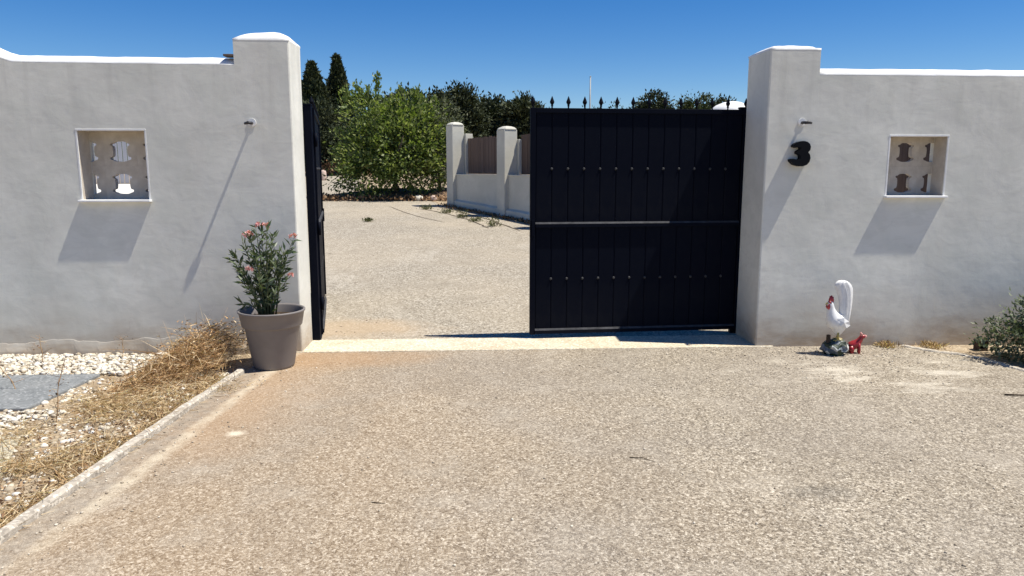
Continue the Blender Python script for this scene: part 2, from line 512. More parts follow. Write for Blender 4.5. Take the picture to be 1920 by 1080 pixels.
# ------------------------------------------------------------------ terrain
def gz(y):
    return min(max(0.0, 0.055 * (y - 0.6)), 1.6)


YB = [0.6, 0.6 + 1.6 / 0.055]


def sheet(name, pts, mat, dz, kind='structure', parent=None, wob=0.0):
    """flat polygon sheet following the terrain: pts = list of (y, xl, xr) rows"""
    rows = sorted(pts)
    ys = [r[0] for r in rows]
    extra = [b for b in YB if ys[0] < b < ys[-1]]
    n = int((ys[-1] - ys[0]) / 0.12) if wob else 0
    extra += [ys[0] + (ys[-1] - ys[0]) * i / n for i in range(1, n)] if n else []
    al = sorted(set(ys + extra))
    v, f = [], []
    for y in al:
        xl = np.interp(y, ys, [r[1] for r in rows])
        xr = np.interp(y, ys, [r[2] for r in rows])
        if wob:
            xl += wob * mnoise.noise((y * 5, 1.3, dz * 90)) + 0.5 * wob * mnoise.noise((y * 14, 4.3, 0))
            xr += wob * mnoise.noise((y * 5, 7.3, dz * 90)) + 0.5 * wob * mnoise.noise((y * 14, 9.3, 0))
        v += [(xl, y, gz(y) + dz), (xr, y, gz(y) + dz)]
    for i in range(len(al) - 1):
        f.append((2 * i, 2 * i + 1, 2 * i + 3, 2 * i + 2))
    me = bpy.data.meshes.new(name)
    me.from_pydata(v, [], f)
    o = link(name, me, mat, parent)
    if kind and parent is None:
        o['kind'] = kind
    return o


sheet('ground', [(-60, -400, 400), (600, -400, 400)], M['soil'], 0.0)
KX = [(-14.0, -3.0), (-3.3, -2.03), (-2.0, -1.935), (-0.9, -1.83), (-0.62, -1.80), (0.0, -1.79)]   # left edge of the paving


def kx(y):
    return float(np.interp(y, [k[0] for k in KX], [k[1] for k in KX]))


drv = sheet('driveway', [(-14, kx(-14), 6.2), (-3.3, kx(-3.3), 5.4), (-1.4, kx(-1.4), 4.62), (-0.98, kx(-.98), 4.36), (-0.48, kx(-.48), 4.27), (-0.26, kx(-.26), 4.05), (0.0, kx(0), 3.9)], M['aggregate'], 0.006)
# threshold slab: a real slab with rounded edges
b = MB().box(-1.62, 2.70, -0.012, 0.455, -0.10, 0.016)
tag(b.build('threshold', M['threshold'], bevel=0.008), kind='structure')
inn = sheet('inner_driveway', [(0.45, -1.9, 3.2), (1.2, -3.5, 4.6), (8.0, -5.5, 1.55), (12.6, -6.5, -0.75), (13.9, -7.0, -1.2), (14.3, -7.2, -1.9)], M['inner'], 0.004, wob=0.05)
sheet('far_lane', [(15.0, -9.5, -3.4), (24.0, -12.0, -4.4)], M['inner'], 0.005, wob=0.1)
sheet('garden_yard', [(0.6, -14, -6.2), (14, -19, -9.2), (19.9, -22, -9.8)], M['yard'], 0.004)

# kerb along the left edge of the paving
kb = MB()
n = 60
for i in range(n + 1):
    y = -5.2 + 4.55 * i / n
    x = kx(y)
    w = 0.004 * mnoise.noise((y * 9, 0, 0))
    h = 0.045 + 0.008 * mnoise.noise((y * 6, 3, 0))
    kb.v += [(x - 0.055 + w, y, -0.05), (x - 0.052 + w, y, h - .006), (x - 0.044 + w, y, h), (x - 0.010 + w, y, h), (x + 0.001 + w, y, h - 0.01), (x + 0.006 + w, y, -0.05)]
for i in range(n):
    for k in range(5):
        a = i * 6 + k
        kb.f.append((a, a + 1, a + 7, a + 6))
kb.f += [(5, 4, 3, 2, 1, 0), tuple(n * 6 + k for k in range(6))]
tag(kb.build('kerb', M['kerb']), kind='structure')
# kerb on the right
kb = MB()
kr = [(3.86, -0.05), (4.02, -0.27), (4.16, -0.36), (4.27, -0.52), (4.36, -0.98), (4.62, -1.45), (5.4, -3.3)]
sm = []
for i in range(len(kr) - 1):
    for t in range(6):
        sm.append(Vector(kr[i]).lerp(Vector(kr[i + 1]), t / 6))
sm.append(Vector(kr[-1]))
for i, p in enumerate(sm):
    d = (sm[min(i + 1, len(sm) - 1)] - sm[max(i - 1, 0)]).normalized()
    q = Vector((-d.y, d.x))
    h = 0.016 + 0.010 * mnoise.noise((i * .7, 3, 0))
    for o_, z in ((0.0, -0.05), (0.0, h - .008), (0.008, h), (0.05, h), (0.06, h - .008), (0.06, -0.05)):
        kb.v.append((p.x + q.x * o_, p.y + q.y * o_, z))
for i in range(len(sm) - 1):
    for k in range(5):
        a = i * 6 + k
        kb.f.append((a, a + 1, a + 7, a + 6))
tag(kb.build('kerb', M['kerb']), kind='structure')

# slabs in the bed on the left
def slab(name, corners, z0, z1, mat, label):
    mb = MB()
    mb.add([(x, y, z0) for x, y in corners] + [(x, y, z1) for x, y in corners], [(3, 2, 1, 0), (4, 5, 6, 7), (0, 1, 5, 4), (1, 2, 6, 5), (2, 3, 7, 6), (3, 0, 4, 7)])
    o = mb.build(name, mat, bevel=0.008)
    return tag(o, label, 'slab')


slab('paving_slab', [(-4.9, -1.50), (-2.98, -1.50), (-2.90, -0.66), (-4.9, -0.66)], -0.05, 0.022, M['slab'], 'flat blue grey slab beside the white pebbles')
slab('paving_slab', [(-4.2, -3.0), (-2.42, -2.75), (-2.72, -2.0), (-4.2, -2.05)], -0.05, 0.016, M['sandslab'], 'sandy coloured slab at the bottom left corner')


# low wooded hills closing the view
hm = MB()
for i in range(81):
    x = -260 + 6.5 * i
    for j, (yy, f_) in enumerate(((100, 0.0), (112, 0.55), (126, 0.9), (145, 1.0), (190, 0.6))):
        h = (4.2 + 2.2 * mnoise.noise((x * 0.02, 0.3, 0)) + 0.9 * mnoise.noise((x * 0.11, yy * .1, 0)) + 0.5 * mnoise.noise((x * 0.4, yy * .3, 2))) * f_
        hm.v.append((x, yy + 4 * mnoise.noise((x * 0.05, 3, yy)), 1.5 + h))
for i in range(80):
    for j in range(4):
        a = i * 5 + j
        hm.f.append((a, a + 5, a + 6, a + 1))
M['hills'] = m_dirt('wooded hill', (0.03, 0.042, 0.02), (0.055, 0.07, 0.035), (0.13, 0.12, 0.075), 0.25, 0.8)
tag(hm.build('hills', M['hills'], smooth=True), kind='structure')


# ------------------------------------------------------------------ boundary walls
def coping(name, x0, x1, zf, depth, mat, parent, rise=None, y0=0.0, endcap=True):
    """rounded mortar coping; zf(x) = height of its front lower edge"""
    prof = [(0.004, -0.012), (-0.0005, 0.0), (0.040, 0.034), (0.080, 0.056), (0.122, 0.066), (depth - 0.08, 0.056), (depth - 0.04, 0.034), (depth + 0.001, 0.0), (depth - 0.003, -0.012)]
    n = max(6, int((x1 - x0) / 0.07))
    mb = MB()
    k = len(prof)
    for i in range(n + 1):
        x = x0 + (x1 - x0) * i / n
        w = 0.006 * mnoise.noise((x * 3.1, 0.2, 1)) + 0.003 * mnoise.noise((x * 11, 0.2, 3))
        for j, (yy, zz) in enumerate(prof):
            wj = w + 0.003 * mnoise.noise((x * 7, yy * 20, 5))
            mb.v.append((x, y0 + yy, zf(x) + zz + (wj if j not in (0, k - 1) else w * .5)))
    for i in range(n):
        for j in range(k - 1):
            a = i * k + j
            mb.f.append((a, a + k, a + k + 1, a + 1))
    mb.f += [tuple(range(k)), tuple(n * k + j for j in reversed(range(k)))]
    return mb.build(name, mat, parent, smooth=True)


def wall_with_hole(x0, x1, ztop, hole, depth):
    """solid wall with a rectangular opening through it; ztop(x)"""
    hx0, hx1, hz0, hz1 = hole
    mb = MB()
    xs = sorted(set([x0, x1, hx0, hx1] + [x0 + (x1 - x0) * i / 12 for i in range(1, 12)]))
    xs = [x for i, x in enumerate(xs) if i == 0 or x - xs[i - 1] > 1e-4]
    idx = {}

    def vid(x, side, z):
        key = (round(x, 5), side, z)
        if key not in idx:
            zz = {'b': -0.1, 'l': hz0, 'h': hz1, 't': ztop(x)}[z]
            idx[key] = len(mb.v)
            mb.v.append((x, 0.0 if side == 0 else depth, zz))
        return idx[key]
    for i in range(len(xs) - 1):
        a, c = xs[i], xs[i + 1]
        inside = a >= hx0 - 1e-5 and c <= hx1 + 1e-5
        for lo, hi in (('b', 'l'), ('l', 'h'), ('h', 't')):
            if inside and lo == 'l':
                continue
            mb.f.append((vid(a, 0, lo), vid(c, 0, lo), vid(c, 0, hi), vid(a, 0, hi)))
            mb.f.append((vid(c, 1, lo), vid(a, 1, lo), vid(a, 1, hi), vid(c, 1, hi)))
        mb.f.append((vid(a, 0, 't'), vid(c, 0, 't'), vid(c, 1, 't'), vid(a, 1, 't')))
        if inside:
            mb.f.append((vid(a, 0, 'l'), vid(a, 1, 'l'), vid(c, 1, 'l'), vid(c, 0, 'l')))
            mb.f.append((vid(a, 0, 'h'), vid(c, 0, 'h'), vid(c, 1, 'h'), vid(a, 1, 'h')))
    for x, sgn in ((x0, 1), (x1, -1), (hx0, -1), (hx1, 1)):
        lv = (('b', 'l'), ('l', 'h'), ('h', 't')) if x in (x0, x1) else (('l', 'h'),)
        for lo, hi in lv:
            q = (vid(x, 1, lo), vid(x, 0, lo), vid(x, 0, hi), vid(x, 1, hi))
            mb.f.append(q if sgn > 0 else q[::-1])
    return mb


def block_mesh(w, h, hw, hh, t, dz=0.0):
    """pierced block: slab w x h, with a waisted ornamental hole hw x hh"""
    cd = bpy.data.curves.new('tmp', 'CURVE')
    cd.dimensions = '2D'
    cd.fill_mode = 'BOTH'
    cd.extrude = t / 2
    a, b_ = hw / 2, hh / 2
    half = [(0.00, 1.0), (0.36, 0.99), (0.56, 0.92), (0.70, 0.80), (0.86, 0.78), (0.93, 0.68), (0.86, 0.58), (0.72, 0.52), (0.68, 0.25), (0.68, -0.1), (0.72, -0.42), (0.80, -0.52), (0.96, -0.56), (1.0, -0.68), (0.93, -0.80), (0.74, -0.86), (0.55, -0.96), (0.30, -1.0)]
    hole = [(x * a, z * b_ + dz) for x, z in half] + [(-x * a, z * b_ + dz) for x, z in reversed(half[1:])]
    outer = [(-w / 2, -h / 2), (w / 2, -h / 2), (w / 2, h / 2), (-w / 2, h / 2)]
    for pts in (outer, hole):
        sp = cd.splines.new('POLY')
        sp.points.add(len(pts) - 1)
        for p, (x, z) in zip(sp.points, pts):
            p.co = (x, z, 0, 1)
        sp.use_cyclic_u = True
    o = bpy.data.objects.new('tmp', cd)
    C.objects.link(o)
    dg = bpy.context.evaluated_depsgraph_get()
    me = bpy.data.meshes.new_from_object(o.evaluated_get(dg))
    bpy.data.objects.remove(o)
    me.transform(Matrix.Rotation(R(90), 4, 'X'))
    me.materials.clear()
    me.name = 'pierced_block'
    return me


BLOCKS = {}
for w_, hw_ in ((0.275, 0.178), (0.25, 0.165)):
    for row_, dz_ in ((1.4675, -0.0035), (1.7605, -0.0215)):
        bk = block_mesh(w_ - 0.0005, 0.2925, hw_, 0.170, 0.05, dz_)
        bk.materials.append(M['screen'])
        BLOCKS[w_, row_] = bk


def niche(wall, hx0, hx1, hz0, hz1, cols, w_):
    # thin plaster liner proud of the wall, a sill, and pierced blocks set back in the opening
    p = 0.003
    t = 0.014
    y0, y1 = -p, 0.195
    for nm, ya, yb, mt in (('niche_frame', y0, 0.009, M['coping']), ('niche_lining', 0.0095, y1, M['screen'])):  # lining coloured darker than the white frame, standing in for the dimmer recess
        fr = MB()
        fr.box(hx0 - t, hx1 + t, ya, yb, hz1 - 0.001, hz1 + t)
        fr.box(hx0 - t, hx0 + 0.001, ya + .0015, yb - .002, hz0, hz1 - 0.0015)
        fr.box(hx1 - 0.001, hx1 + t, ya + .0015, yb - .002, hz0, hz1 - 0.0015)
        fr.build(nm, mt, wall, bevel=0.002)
    sl_ = MB().box(hx0 - 0.022, hx1 + 0.022, -0.046, 0.195, hz0 - 0.016, hz0 + 0.003)
    sl_.build('sill', M['coping'], wall, bevel=0.004)
    for cx in cols:
        for cz in (1.4675, 1.7605):
            o = link('pierced_block', BLOCKS[w_, cz], None, wall)
            o.location = (cx, 0.222, cz)
            o.rotation_euler = (0, 0, 0)


# left wall ------------------------------------------------
def ztl(x):
    z = 2.437 + 0.006 * (-1.95 - x)
    if x < -3.66:
        u = min(1.0, (-3.66 - x) / 0.55)
        z += 0.20 * u * u * (3 - 2 * u)
    return z


HL = (-3.247, -2.705, 1.335, 1.905)
wl = wall_with_hole(-9.0, -1.945, ztl, HL, 0.245).build('boundary_wall', M['plaster'])
tag(wl, 'white plastered wall with pierced opening, left of the gateway', 'wall', 'walls of the gateway')
coping('coping', -8.99, -1.944, ztl, 0.245, M['coping'], wl)
niche(wl, *HL, cols=[-3.275, -3.00, -2.725], w_=0.275)
# rough footing along the wall base
ft = MB()
n = 260
for i in range(n + 1):
    x = -9.0 + 7.03 * i / n
    q = mnoise.noise((x * 2.3, 0.5, 0)) * 0.035 + mnoise.noise((x * 7.0, 2.5, 0)) * 0.018 + mnoise.noise((x * 23.0, 2.5, 0)) * 0.008
    for yy, zz in ((0.004, 0.135 + q), (-0.002, 0.130 + q), (-0.007 + q * .10, 0.095 + q * .8), (-0.013 + q * .3, 0.05), (-0.02 + q * .4, -0.05)):
        ft.v.append((x, yy, zz))
for i in range(n):
    for k in range(4):
        a = i * 5 + k
        ft.f.append((a, a + 1, a + 6, a + 5))
ft.build('footing', M['plaster'], wl)
# pier
def pier(x0, x1, d, z, wall, caprise, free):
    mb = MB()
    nz = 14
    c = 0.013
    e0, e1 = (c, 0.0004) if free < 0 else (0.0004, c)
    ring = [(x0 + e0, 0), (x1 - e1, 0), (x1 - e1 * .3, e1 * .3), (x1, e1), (x1, d - c), (x1 - c, d), (x0 + c, d), (x0, d - c), (x0, e0), (x0 + e0 * .3, e0 * .3)]
    k = len(ring)
    for i in range(nz + 1):
        zz = -0.1 + (z + 0.1) * i / nz
        for j, (x, y) in enumerate(ring):
            w = 0.0035 * mnoise.noise((x * 3, y * 3, zz * 2.6)) if j in ((2, 3, 4) if free > 0 else (7, 8, 9)) else 0
            mb.v.append((x + w, y if j < 2 else y + w, zz))
    for i in range(nz):
        for j in range(k):
            j2 = (j + 1) % k
            mb.f.append((i * k + j, i * k + j2, (i + 1) * k + j2, (i + 1) * k + j))
    mb.build('pier', M['plaster'], wall)
    # domed mortar cap
    cp = MB()
    cx, cy = (x0 + x1) / 2, d / 2
    g = 9
    for i in range(g + 1):
        for j in range(g + 1):
            u, v = i / g * 2 - 1, j / g * 2 - 1
            hh = (1 - abs(u) ** 3.0) * (1 - abs(v) ** 2.2)
            w = 0.007 * mnoise.noise((u * 2 + x0, v * 2, 0.4))
            cp.v.append((cx + u * ((x1 - x0) / 2 + 0.001), cy + v * (d / 2 + 0.001), z + 0.006 + caprise * hh ** 0.6 + w))
    m_ = g + 1
    for i in range(g):
        for j in range(g):
            a = i * m_ + j
            cp.f.append((a, a + m_, a + m_ + 1, a + 1))
    # skirt
    rim = [i * m_ for i in range(g)] + [g * m_ + j for j in range(g)] + [i * m_ + g for i in range(g, 0, -1)] + [j for j in range(g, 0, -1)]
    b0 = len(cp.v)
    for r in rim:
        x, y, zz = cp.v[r]
        cp.v.append((x, y, z - 0.010))
    for i in range(len(rim)):
        i2 = (i + 1) % len(rim)
        cp.f.append((rim[i], rim[i2], b0 + i2, b0 + i)[::-1])
    cp.build('pier_cap', M['coping'], wall, smooth=True)


pier(-1.945, -1.495, 0.42, 2.640, wl, 0.075, 1)
# small dark box on the coping against the pier
dt = MB().box(-2.03, -1.95, 0.0, 0.11, 2.505, 2.522)
dt.build('dark_piece', M['shed'], wl, bevel=0.003)

# right wall -----------------------------------------------
def ztr(x):
    return 2.390 - 0.003 * (x - 2.97)


HR = (3.640, 4.155, 1.355, 1.872)
wr = wall_with_hole(2.972, 9.0, ztr, HR, 0.245).build('boundary_wall', M['plaster'])
tag(wr, 'white plastered wall carrying the house number, right of the gateway', 'wall', 'walls of the gateway')
coping('coping', 2.971, 8.99, ztr, 0.245, M['coping'], wr)
niche(wr, *HR, cols=[3.65, 3.90, 4.15], w_=0.25)
pier(2.535, 2.972, 0.52, 2.600, wr, 0.045, -1)


# ------------------------------------------------------------------ house number and lamp stubs
zz3 = [(330, 575), (360, 545), (410, 522), (470, 512), (525, 522), (560, 550), (578, 590), (572, 635), (545, 668), (572, 700), (582, 745), (570, 800), (535, 840), (480, 860), (420, 858), (355, 838), (310, 800), (295, 765), (340, 755), (380, 765), (415, 768), (440, 750), (438, 715), (415, 695), (390, 690), (385, 660), (410, 640), (435, 625), (440, 605), (420, 600), (370, 605), (335, 595)]
bm = bmesh.new()
vs = [bm.verts.new(((x - 440) / 285 * 0.178, 0.0, -(y - 686) / 348 * 0.215)) for x, y in zz3]
fc = bm.faces.new(vs)
ex = bmesh.ops.extrude_face_region(bm, geom=[fc])
bmesh.ops.translate(bm, verts=[e for e in ex['geom'] if isinstance(e, bmesh.types.BMVert)], vec=(0, 0.058, 0))
bmesh.ops.triangulate(bm, faces=[f for f in bm.faces if len(f.verts) > 4])
bmesh.ops.recalc_face_normals(bm, faces=bm.faces)
me = bpy.data.meshes.new('house_number')
bm.to_mesh(me)
num = link('house_number', me, M['black'])
num.location = (2.822, -0.060, 1.722)
tag(num, 'thick black numeral 3 fixed to the right pier', 'number')


def stub(x, z, label, tilt):
    r = empty('lamp_stub', (x, 0, z))
    MB().tube([(0, 0.01, 0), (0, -0.06, 0.0), (tilt, -0.118, -0.006)], [0.013, 0.012, 0.010], 10).build('arm', M['lampblack'], r, smooth=True)
    mb = MB()
    mb.tube([(tilt - 0.030, -0.110, -0.010), (tilt, -0.116, -0.002), (tilt + 0.032, -0.108, -0.008)], [0.009, 0.014, 0.009], 10)
    mb.build('cap', M['lampblack'], r, smooth=True)
    MB().tube([(0, 0.01, 0.004), (0, -0.006, 0.004)], 0.034, 18).build('wall_plate', M['coping'], r)
    tag(r, label, 'lamp stub', 'lamp stubs on the piers')


stub(-1.825, 1.968, 'small dark lamp stub casting a long shadow above the potted plant', 0.0)
stub(2.842, 1.985, 'small dark lamp stub directly above the black numeral', 0.005)

# ------------------------------------------------------------------ gate leaves
LW = 2.045
FIN = MB().lathe([(0.008, 0.0), (0.008, 0.018), (0.013, 0.020), (0.013, 0.026), (0.009, 0.030), (0.022, 0.052), (0.024, 0.062), (0.014, 0.088), (0.002, 0.118)], 8).mesh('finial')
STUD = MB().lathe([(0.013, 0.0), (0.012, 0.007), (0.008, 0.012), (0.002, 0.014)], 10).mesh('stud')
for m_, k in ((FIN, 'gate'), (STUD, 'stud')):
    m_.materials.append(M[k])


def board_mesh(w, h, t):
    # V-jointed sheet-metal board with a shallow raised field
    mb = MB()
    x = [-w / 2, -w / 2 + 0.008, w / 2 - 0.008, w / 2]
    ring = [(x[0], 0), (x[1], t), (x[2], t), (x[3], 0), (x[3], -0.004), (x[0], -0.004)]
    for z in (0, h):
        mb.v += [(a, c, z) for a, c in ring]
    for j in range(6):
        j2 = (j + 1) % 6
        mb.f.append((j, j2, 6 + j2, 6 + j))
    mb.f += [(5, 4, 3, 2, 1, 0), (6, 7, 8, 9, 10, 11)]
    me = mb.mesh('board')
    me.materials.append(M['gate'])
    return me


NB = 13
FW = 0.048
BP = (LW - 2 * FW) / NB
BUP = board_mesh(BP - 0.001, 0.985, 0.006)
BLO = board_mesh(BP - 0.001, 0.968, 0.006)


def gate_leaf(loc, rz, s, label):
    """hinge at origin, leaf along +x, face towards y*s"""
    r = empty('gate_leaf', loc, rz)
    z0, z1 = 0.052, 2.135
    fr = MB()
    fr.box(0, FW, -0.022, 0.022, z0, z1)
    fr.build('stile', M['gate'], r, bevel=0.003)
    MB().box(LW - FW, LW, -0.022, 0.022, z0, z1).build('stile', M['gate'], r, bevel=0.003)
    MB().box(FW, LW - FW, -0.021, 0.021, z1 - 0.045, z1 - .0015).build('top_rail', M['gate'], r, bevel=0.003)
    def rail(z, nm):
        # flat bar with a sloping upper edge, painted paler for the sun glint
        q = MB()
        q.box(FW, LW - FW, *sorted((-0.018 * s, 0.030 * s)), z - 0.034, z)
        q.build(nm, M['gate'], r, bevel=0.002)
        e = MB()
        ys = [0.0302 * s, 0.0302 * s, 0.012 * s]
        e.add([(FW, ys[0], z - 0.001), (LW - FW, ys[1], z - 0.001), (LW - FW, ys[2], z + 0.015), (FW, ys[2], z + 0.015), (FW, ys[2], z - 0.001), (LW - FW, ys[2], z - 0.001)], [(0, 1, 2, 3), (0, 3, 4), (1, 5, 2)])
        e.build('rail_edge', M['rail'], r)
    rail(1.092, 'middle_rail')
    rail(z0 + 0.040, 'bottom_rail')
    MB().box(FW, LW - FW, *sorted((-0.010 * s, -0.004 * s)), z0 + 0.03, z1 - 0.03).build('back_sheet', M['gate'], r)
    for i in range(NB):
        cx = FW + BP * (i + 0.5)
        for me, zb in ((BLO, z0 + 0.048), (BUP, 1.107)):
            o = link('board', me, None, r)
            o.location = (cx, 0.0, zb)
            o.scale = (1, s, 1)
    for i in range(1, NB):
        cx = FW + BP * i
        for zz in (0.578, 1.592):
            o = link('stud', STUD, None, r)
            o.location = (cx, 0.002 * s, zz)
            o.rotation_euler = (R(-90 * s), 0, 0)
    for cx in [LW - 0.024] + [FW + BP * i for i in range(1, NB)] + [0.024]:
        o = link('finial', FIN, None, r)
        o.location = (cx, 0.0, z1 - 0.002)
        o.scale = (0.88, 0.88, 0.90)
    for zz in (0.35, 1.05, 1.85):
        MB().tube([(-0.004, 0.026 * s, zz - 0.06), (-0.004, 0.026 * s, zz + 0.06)], 0.014, 10).build('hinge', M['gate'], r, smooth=True)
    # slide bolt and its keeper at the meeting stile
    MB().box(LW - 0.040, LW - 0.012, *sorted((0.022 * s, 0.034 * s)), 0.98, 1.13).build('lock_plate', M['gate'], r, bevel=0.002)
    tag(r, label, 'gate', 'gate leaves')
    return r


gate_leaf((2.566, 0.548, 0.0), math.atan2(-0.125, -2.0), 1, 'black boarded gate leaf standing closed against the right pier')
gate_leaf((-1.435, 0.505, 0.0), math.atan2(1.97, -0.345), -1, 'black gate leaf swung fully open behind the left pier, seen edge on')
# slim steel posts the leaves hang on
for x, y, lab in ((2.54, 0.612, 'thin black steel gate post at the back of the right pier'), (-1.462, 0.458, 'thin black steel gate post at the back of the left pier')):
    p = empty('gate_post', (x, y, 0))
    MB().box(-0.035, 0.035, -0.03, 0.03, -0.1, 2.15).build('post', M['gate'], p, bevel=0.004)
    MB().box(-0.039, 0.039, -0.034, 0.034, 2.15, 2.162).build('cap', M['gate'], p, bevel=0.003)
    tag(p, lab, 'gate post', 'gate posts')

# ------------------------------------------------------------------ fence behind the gate
FA, FB = Vector((-0.42, 12.35)), Vector((0.76, 10.22))
FD = (FB - FA)
FL = FD.length
FD.normalize()
frz = math.atan2(FD.y, FD.x)
fence = empty('garden_fence', (FA.x, FA.y, 0), frz)
tag(fence, 'white post and low wall fence with dark brown boards beyond the gate', 'fence')
NBAY = 3


def fz(u):
    return gz(FA.y + FD.y * u)


PW = 0.33
for i in range(NBAY + 1):
    u = FL * i
    zt = 2.63 if i == 0 else 2.42
    mb = MB()
    mb.box(u - PW / 2, u + PW / 2, -PW / 2, PW / 2, fz(u) - 0.15, zt)
    mb.build('post', M['fence_white'], fence, bevel=0.012)
    # low rounded cap
    cp = MB()
    k = 14
    for rr, zz in ((1.06, 0.0), (1.06, 0.018), (0.86, 0.052), (0.5, 0.075), (0.12, 0.083)):
        for j in range(k):
            t = 2 * math.pi * (j + 0.5) / k
            cxx, cyy = math.cos(t), math.sin(t)
            mxx = max(abs(cxx), abs(cyy))
            sq = 0.75 + 0.25 * rr
            fx, fy = cxx / mxx, cyy / mxx
            cp.v.append((u + PW / 2 * rr * (fx * sq + cxx * (1 - sq)), PW / 2 * rr * (fy * sq + cyy * (1 - sq)), zt + 0.001 + zz))
    for a in range(4):
        for j in range(k):
            j2 = (j + 1) % k
            cp.f.append((a * k + j, a * k + j2, (a + 1) * k + j2, (a + 1) * k + j))
    cp.f.append(tuple(4 * k + j for j in range(k)))
    cp.f.append(tuple(j for j in reversed(range(k))))
    cp.build('post_cap', M['fence_white'], fence)
    # slimmer pilaster behind, which the boards butt against
    pl = MB().box(u - 0.11, u + PW / 2 + 0.075, PW / 2 + 0.002, PW / 2 + 0.20, fz(u) - 0.15, zt - 0.20)
    pl.build('pilaster', M['fence_white'], fence, bevel=0.008)
for i in range(NBAY):
    u0, u1 = FL * i + PW / 2, FL * (i + 1) - PW / 2
    mb = MB()
    zt = 1.425
    za, zb_ = fz(u0) - 0.2, fz(u1) - 0.2
    mb.add([(u0, -0.06, za), (u1, -0.06, zb_), (u1, 0.12, zb_), (u0, 0.12, za), (u0, -0.06, zt), (u1, -0.06, zt), (u1, 0.12, zt), (u0, 0.12, zt)],
           [(0, 3, 2, 1), (4, 5, 6, 7), (0, 1, 5, 4), (1, 2, 6, 5), (2, 3, 7, 6), (3, 0, 4, 7)])
    mb.build('low_wall', M['fence_white'], fence)
    MB().box(u0, u1, -0.075, 0.135, zt + .001, zt + 0.03).build('coping', M['fence_white'], fence, bevel=0.006)
    # projecting base course that follows the slope
    sk = MB()
    da, db = fz(u0), fz(u1)
    sk.add([(u0, -0.13, da - .2), (u1, -0.13, db - .2), (u1, -0.061, db - .2), (u0, -0.061, da - .2), (u0, -0.13, da + 0.16), (u1, -0.13, db + 0.16), (u1, -0.061, db + 0.20), (u0, -0.061, da + 0.20)],
           [(0, 3, 2, 1), (4, 5, 6, 7), (0, 1, 5, 4), (1, 2, 6, 5), (2, 3, 7, 6), (3, 0, 4, 7)])
    sk.build('base_course', M['fence_white'], fence)
    nbd = 16
    pw = (u1 - u0 - 0.06) / nbd
    bme = MB().box(-pw / 2 + 0.003, pw / 2 - 0.003, -0.008, 0.008, 0, 1).mesh('board')
    bme.materials.append(M['panel'])
    for q in range(nbd):
        o = link('board', bme, None, fence)
        o.location = (u0 + 0.075 + pw * (q + 0.5) - 0.015, PW / 2 + 0.075 + rnd.uniform(-.004, .004), zt + 0.034)
        o.scale = (1, 1, 0.865 + rnd.uniform(-0.012, 0.012))

# grey slat fence seen through the left opening
sf = empty('slat_fence', (-13.6, 20.0, gz(20)))
MB().box(0, 5.4, 0.03, 0.06, 0.35, 0.43).build('rail', M['slatgrey'], sf)
MB().box(0, 5.4, 0.03, 0.06, 1.45, 1.53).build('rail', M['slatgrey'], sf)
sme = MB().box(-0.065, 0.065, -0.012, 0.012, 0.02, 1.95).mesh('slat')
sme.materials.append(M['slatgrey'])
for i in range(34):
    o = link('slat', sme, None, sf)
    o.location = (0.08 + i * 0.157, 0.0, rnd.uniform(-0.01, 0.01))
tag(sf, 'pale grey slat fence glimpsed through the left wall opening', 'fence')
# brown shed front glimpsed through the right opening
sh = empty('garden_shed', (5.0, 2.6, gz(2.6)))
for i in range(12):
    o = MB().box(i * 0.17, i * 0.17 + 0.164, 0, 0.02, -0.02, 1.95).build('board', M['shed'], sh)
MB().box(0.0, 2.04, 0.025, 1.4, -0.02, 1.93).build('body', M['shed'], sh)
rf = MB()
rf.add([(-0.1, -0.12, 1.96), (2.14, -0.12, 1.96), (2.14, 1.5, 2.08), (-0.1, 1.5, 2.08), (-0.1, -0.12, 1.99), (2.14, -0.12, 1.99), (2.14, 1.5, 2.11), (-0.1, 1.5, 2.11)],
       [(0, 3, 2, 1), (4, 5, 6, 7), (0, 1, 5, 4), (1, 2, 6, 5), (2, 3, 7, 6), (3, 0, 4, 7)])
rf.build('roof', M['shed'], sh)
tag(sh, 'dark brown boarded shed glimpsed through the right wall opening', 'shed')


# ------------------------------------------------------------------ foliage helpers
def leaf_mesh(name, P, size, rng, aspect=0.45, D=None, dirbias=None, fold=0.15, jitter=0.35, flat=0.0):
    """rhombic leaves at points P (n,3); D = preferred direction per leaf"""
    n = len(P)
    d = rng.normal(size=(n, 3))
    if D is not None:
        d = d * 0.6 + D * 1.2
    if dirbias is not None:
        d = d + np.asarray(dirbias)
    d /= np.linalg.norm(d, axis=1, keepdims=True) + 1e-9
    u = rng.normal(size=(n, 3)) + np.array([0, 0, flat])
    w = np.cross(d, u)
    w /= np.linalg.norm(w, axis=1, keepdims=True) + 1e-9
    nn = np.cross(d, w)
    L = size * (1 + jitter * rng.uniform(-1, 1, size=(n, 1)))
    W = L * aspect * 0.5
    v = np.empty((n, 4, 3))
    v[:, 0] = P
    v[:, 1] = P + d * L * 0.45 + w * W + nn * L * fold * .5
    v[:, 2] = P + d * L - nn * L * fold
    v[:, 3] = P + d * L * 0.45 - w * W + nn * L * fold * .5
    q = np.arange(n * 4).reshape(n, 4)
    return npmesh(name, v.reshape(-1, 3), q)


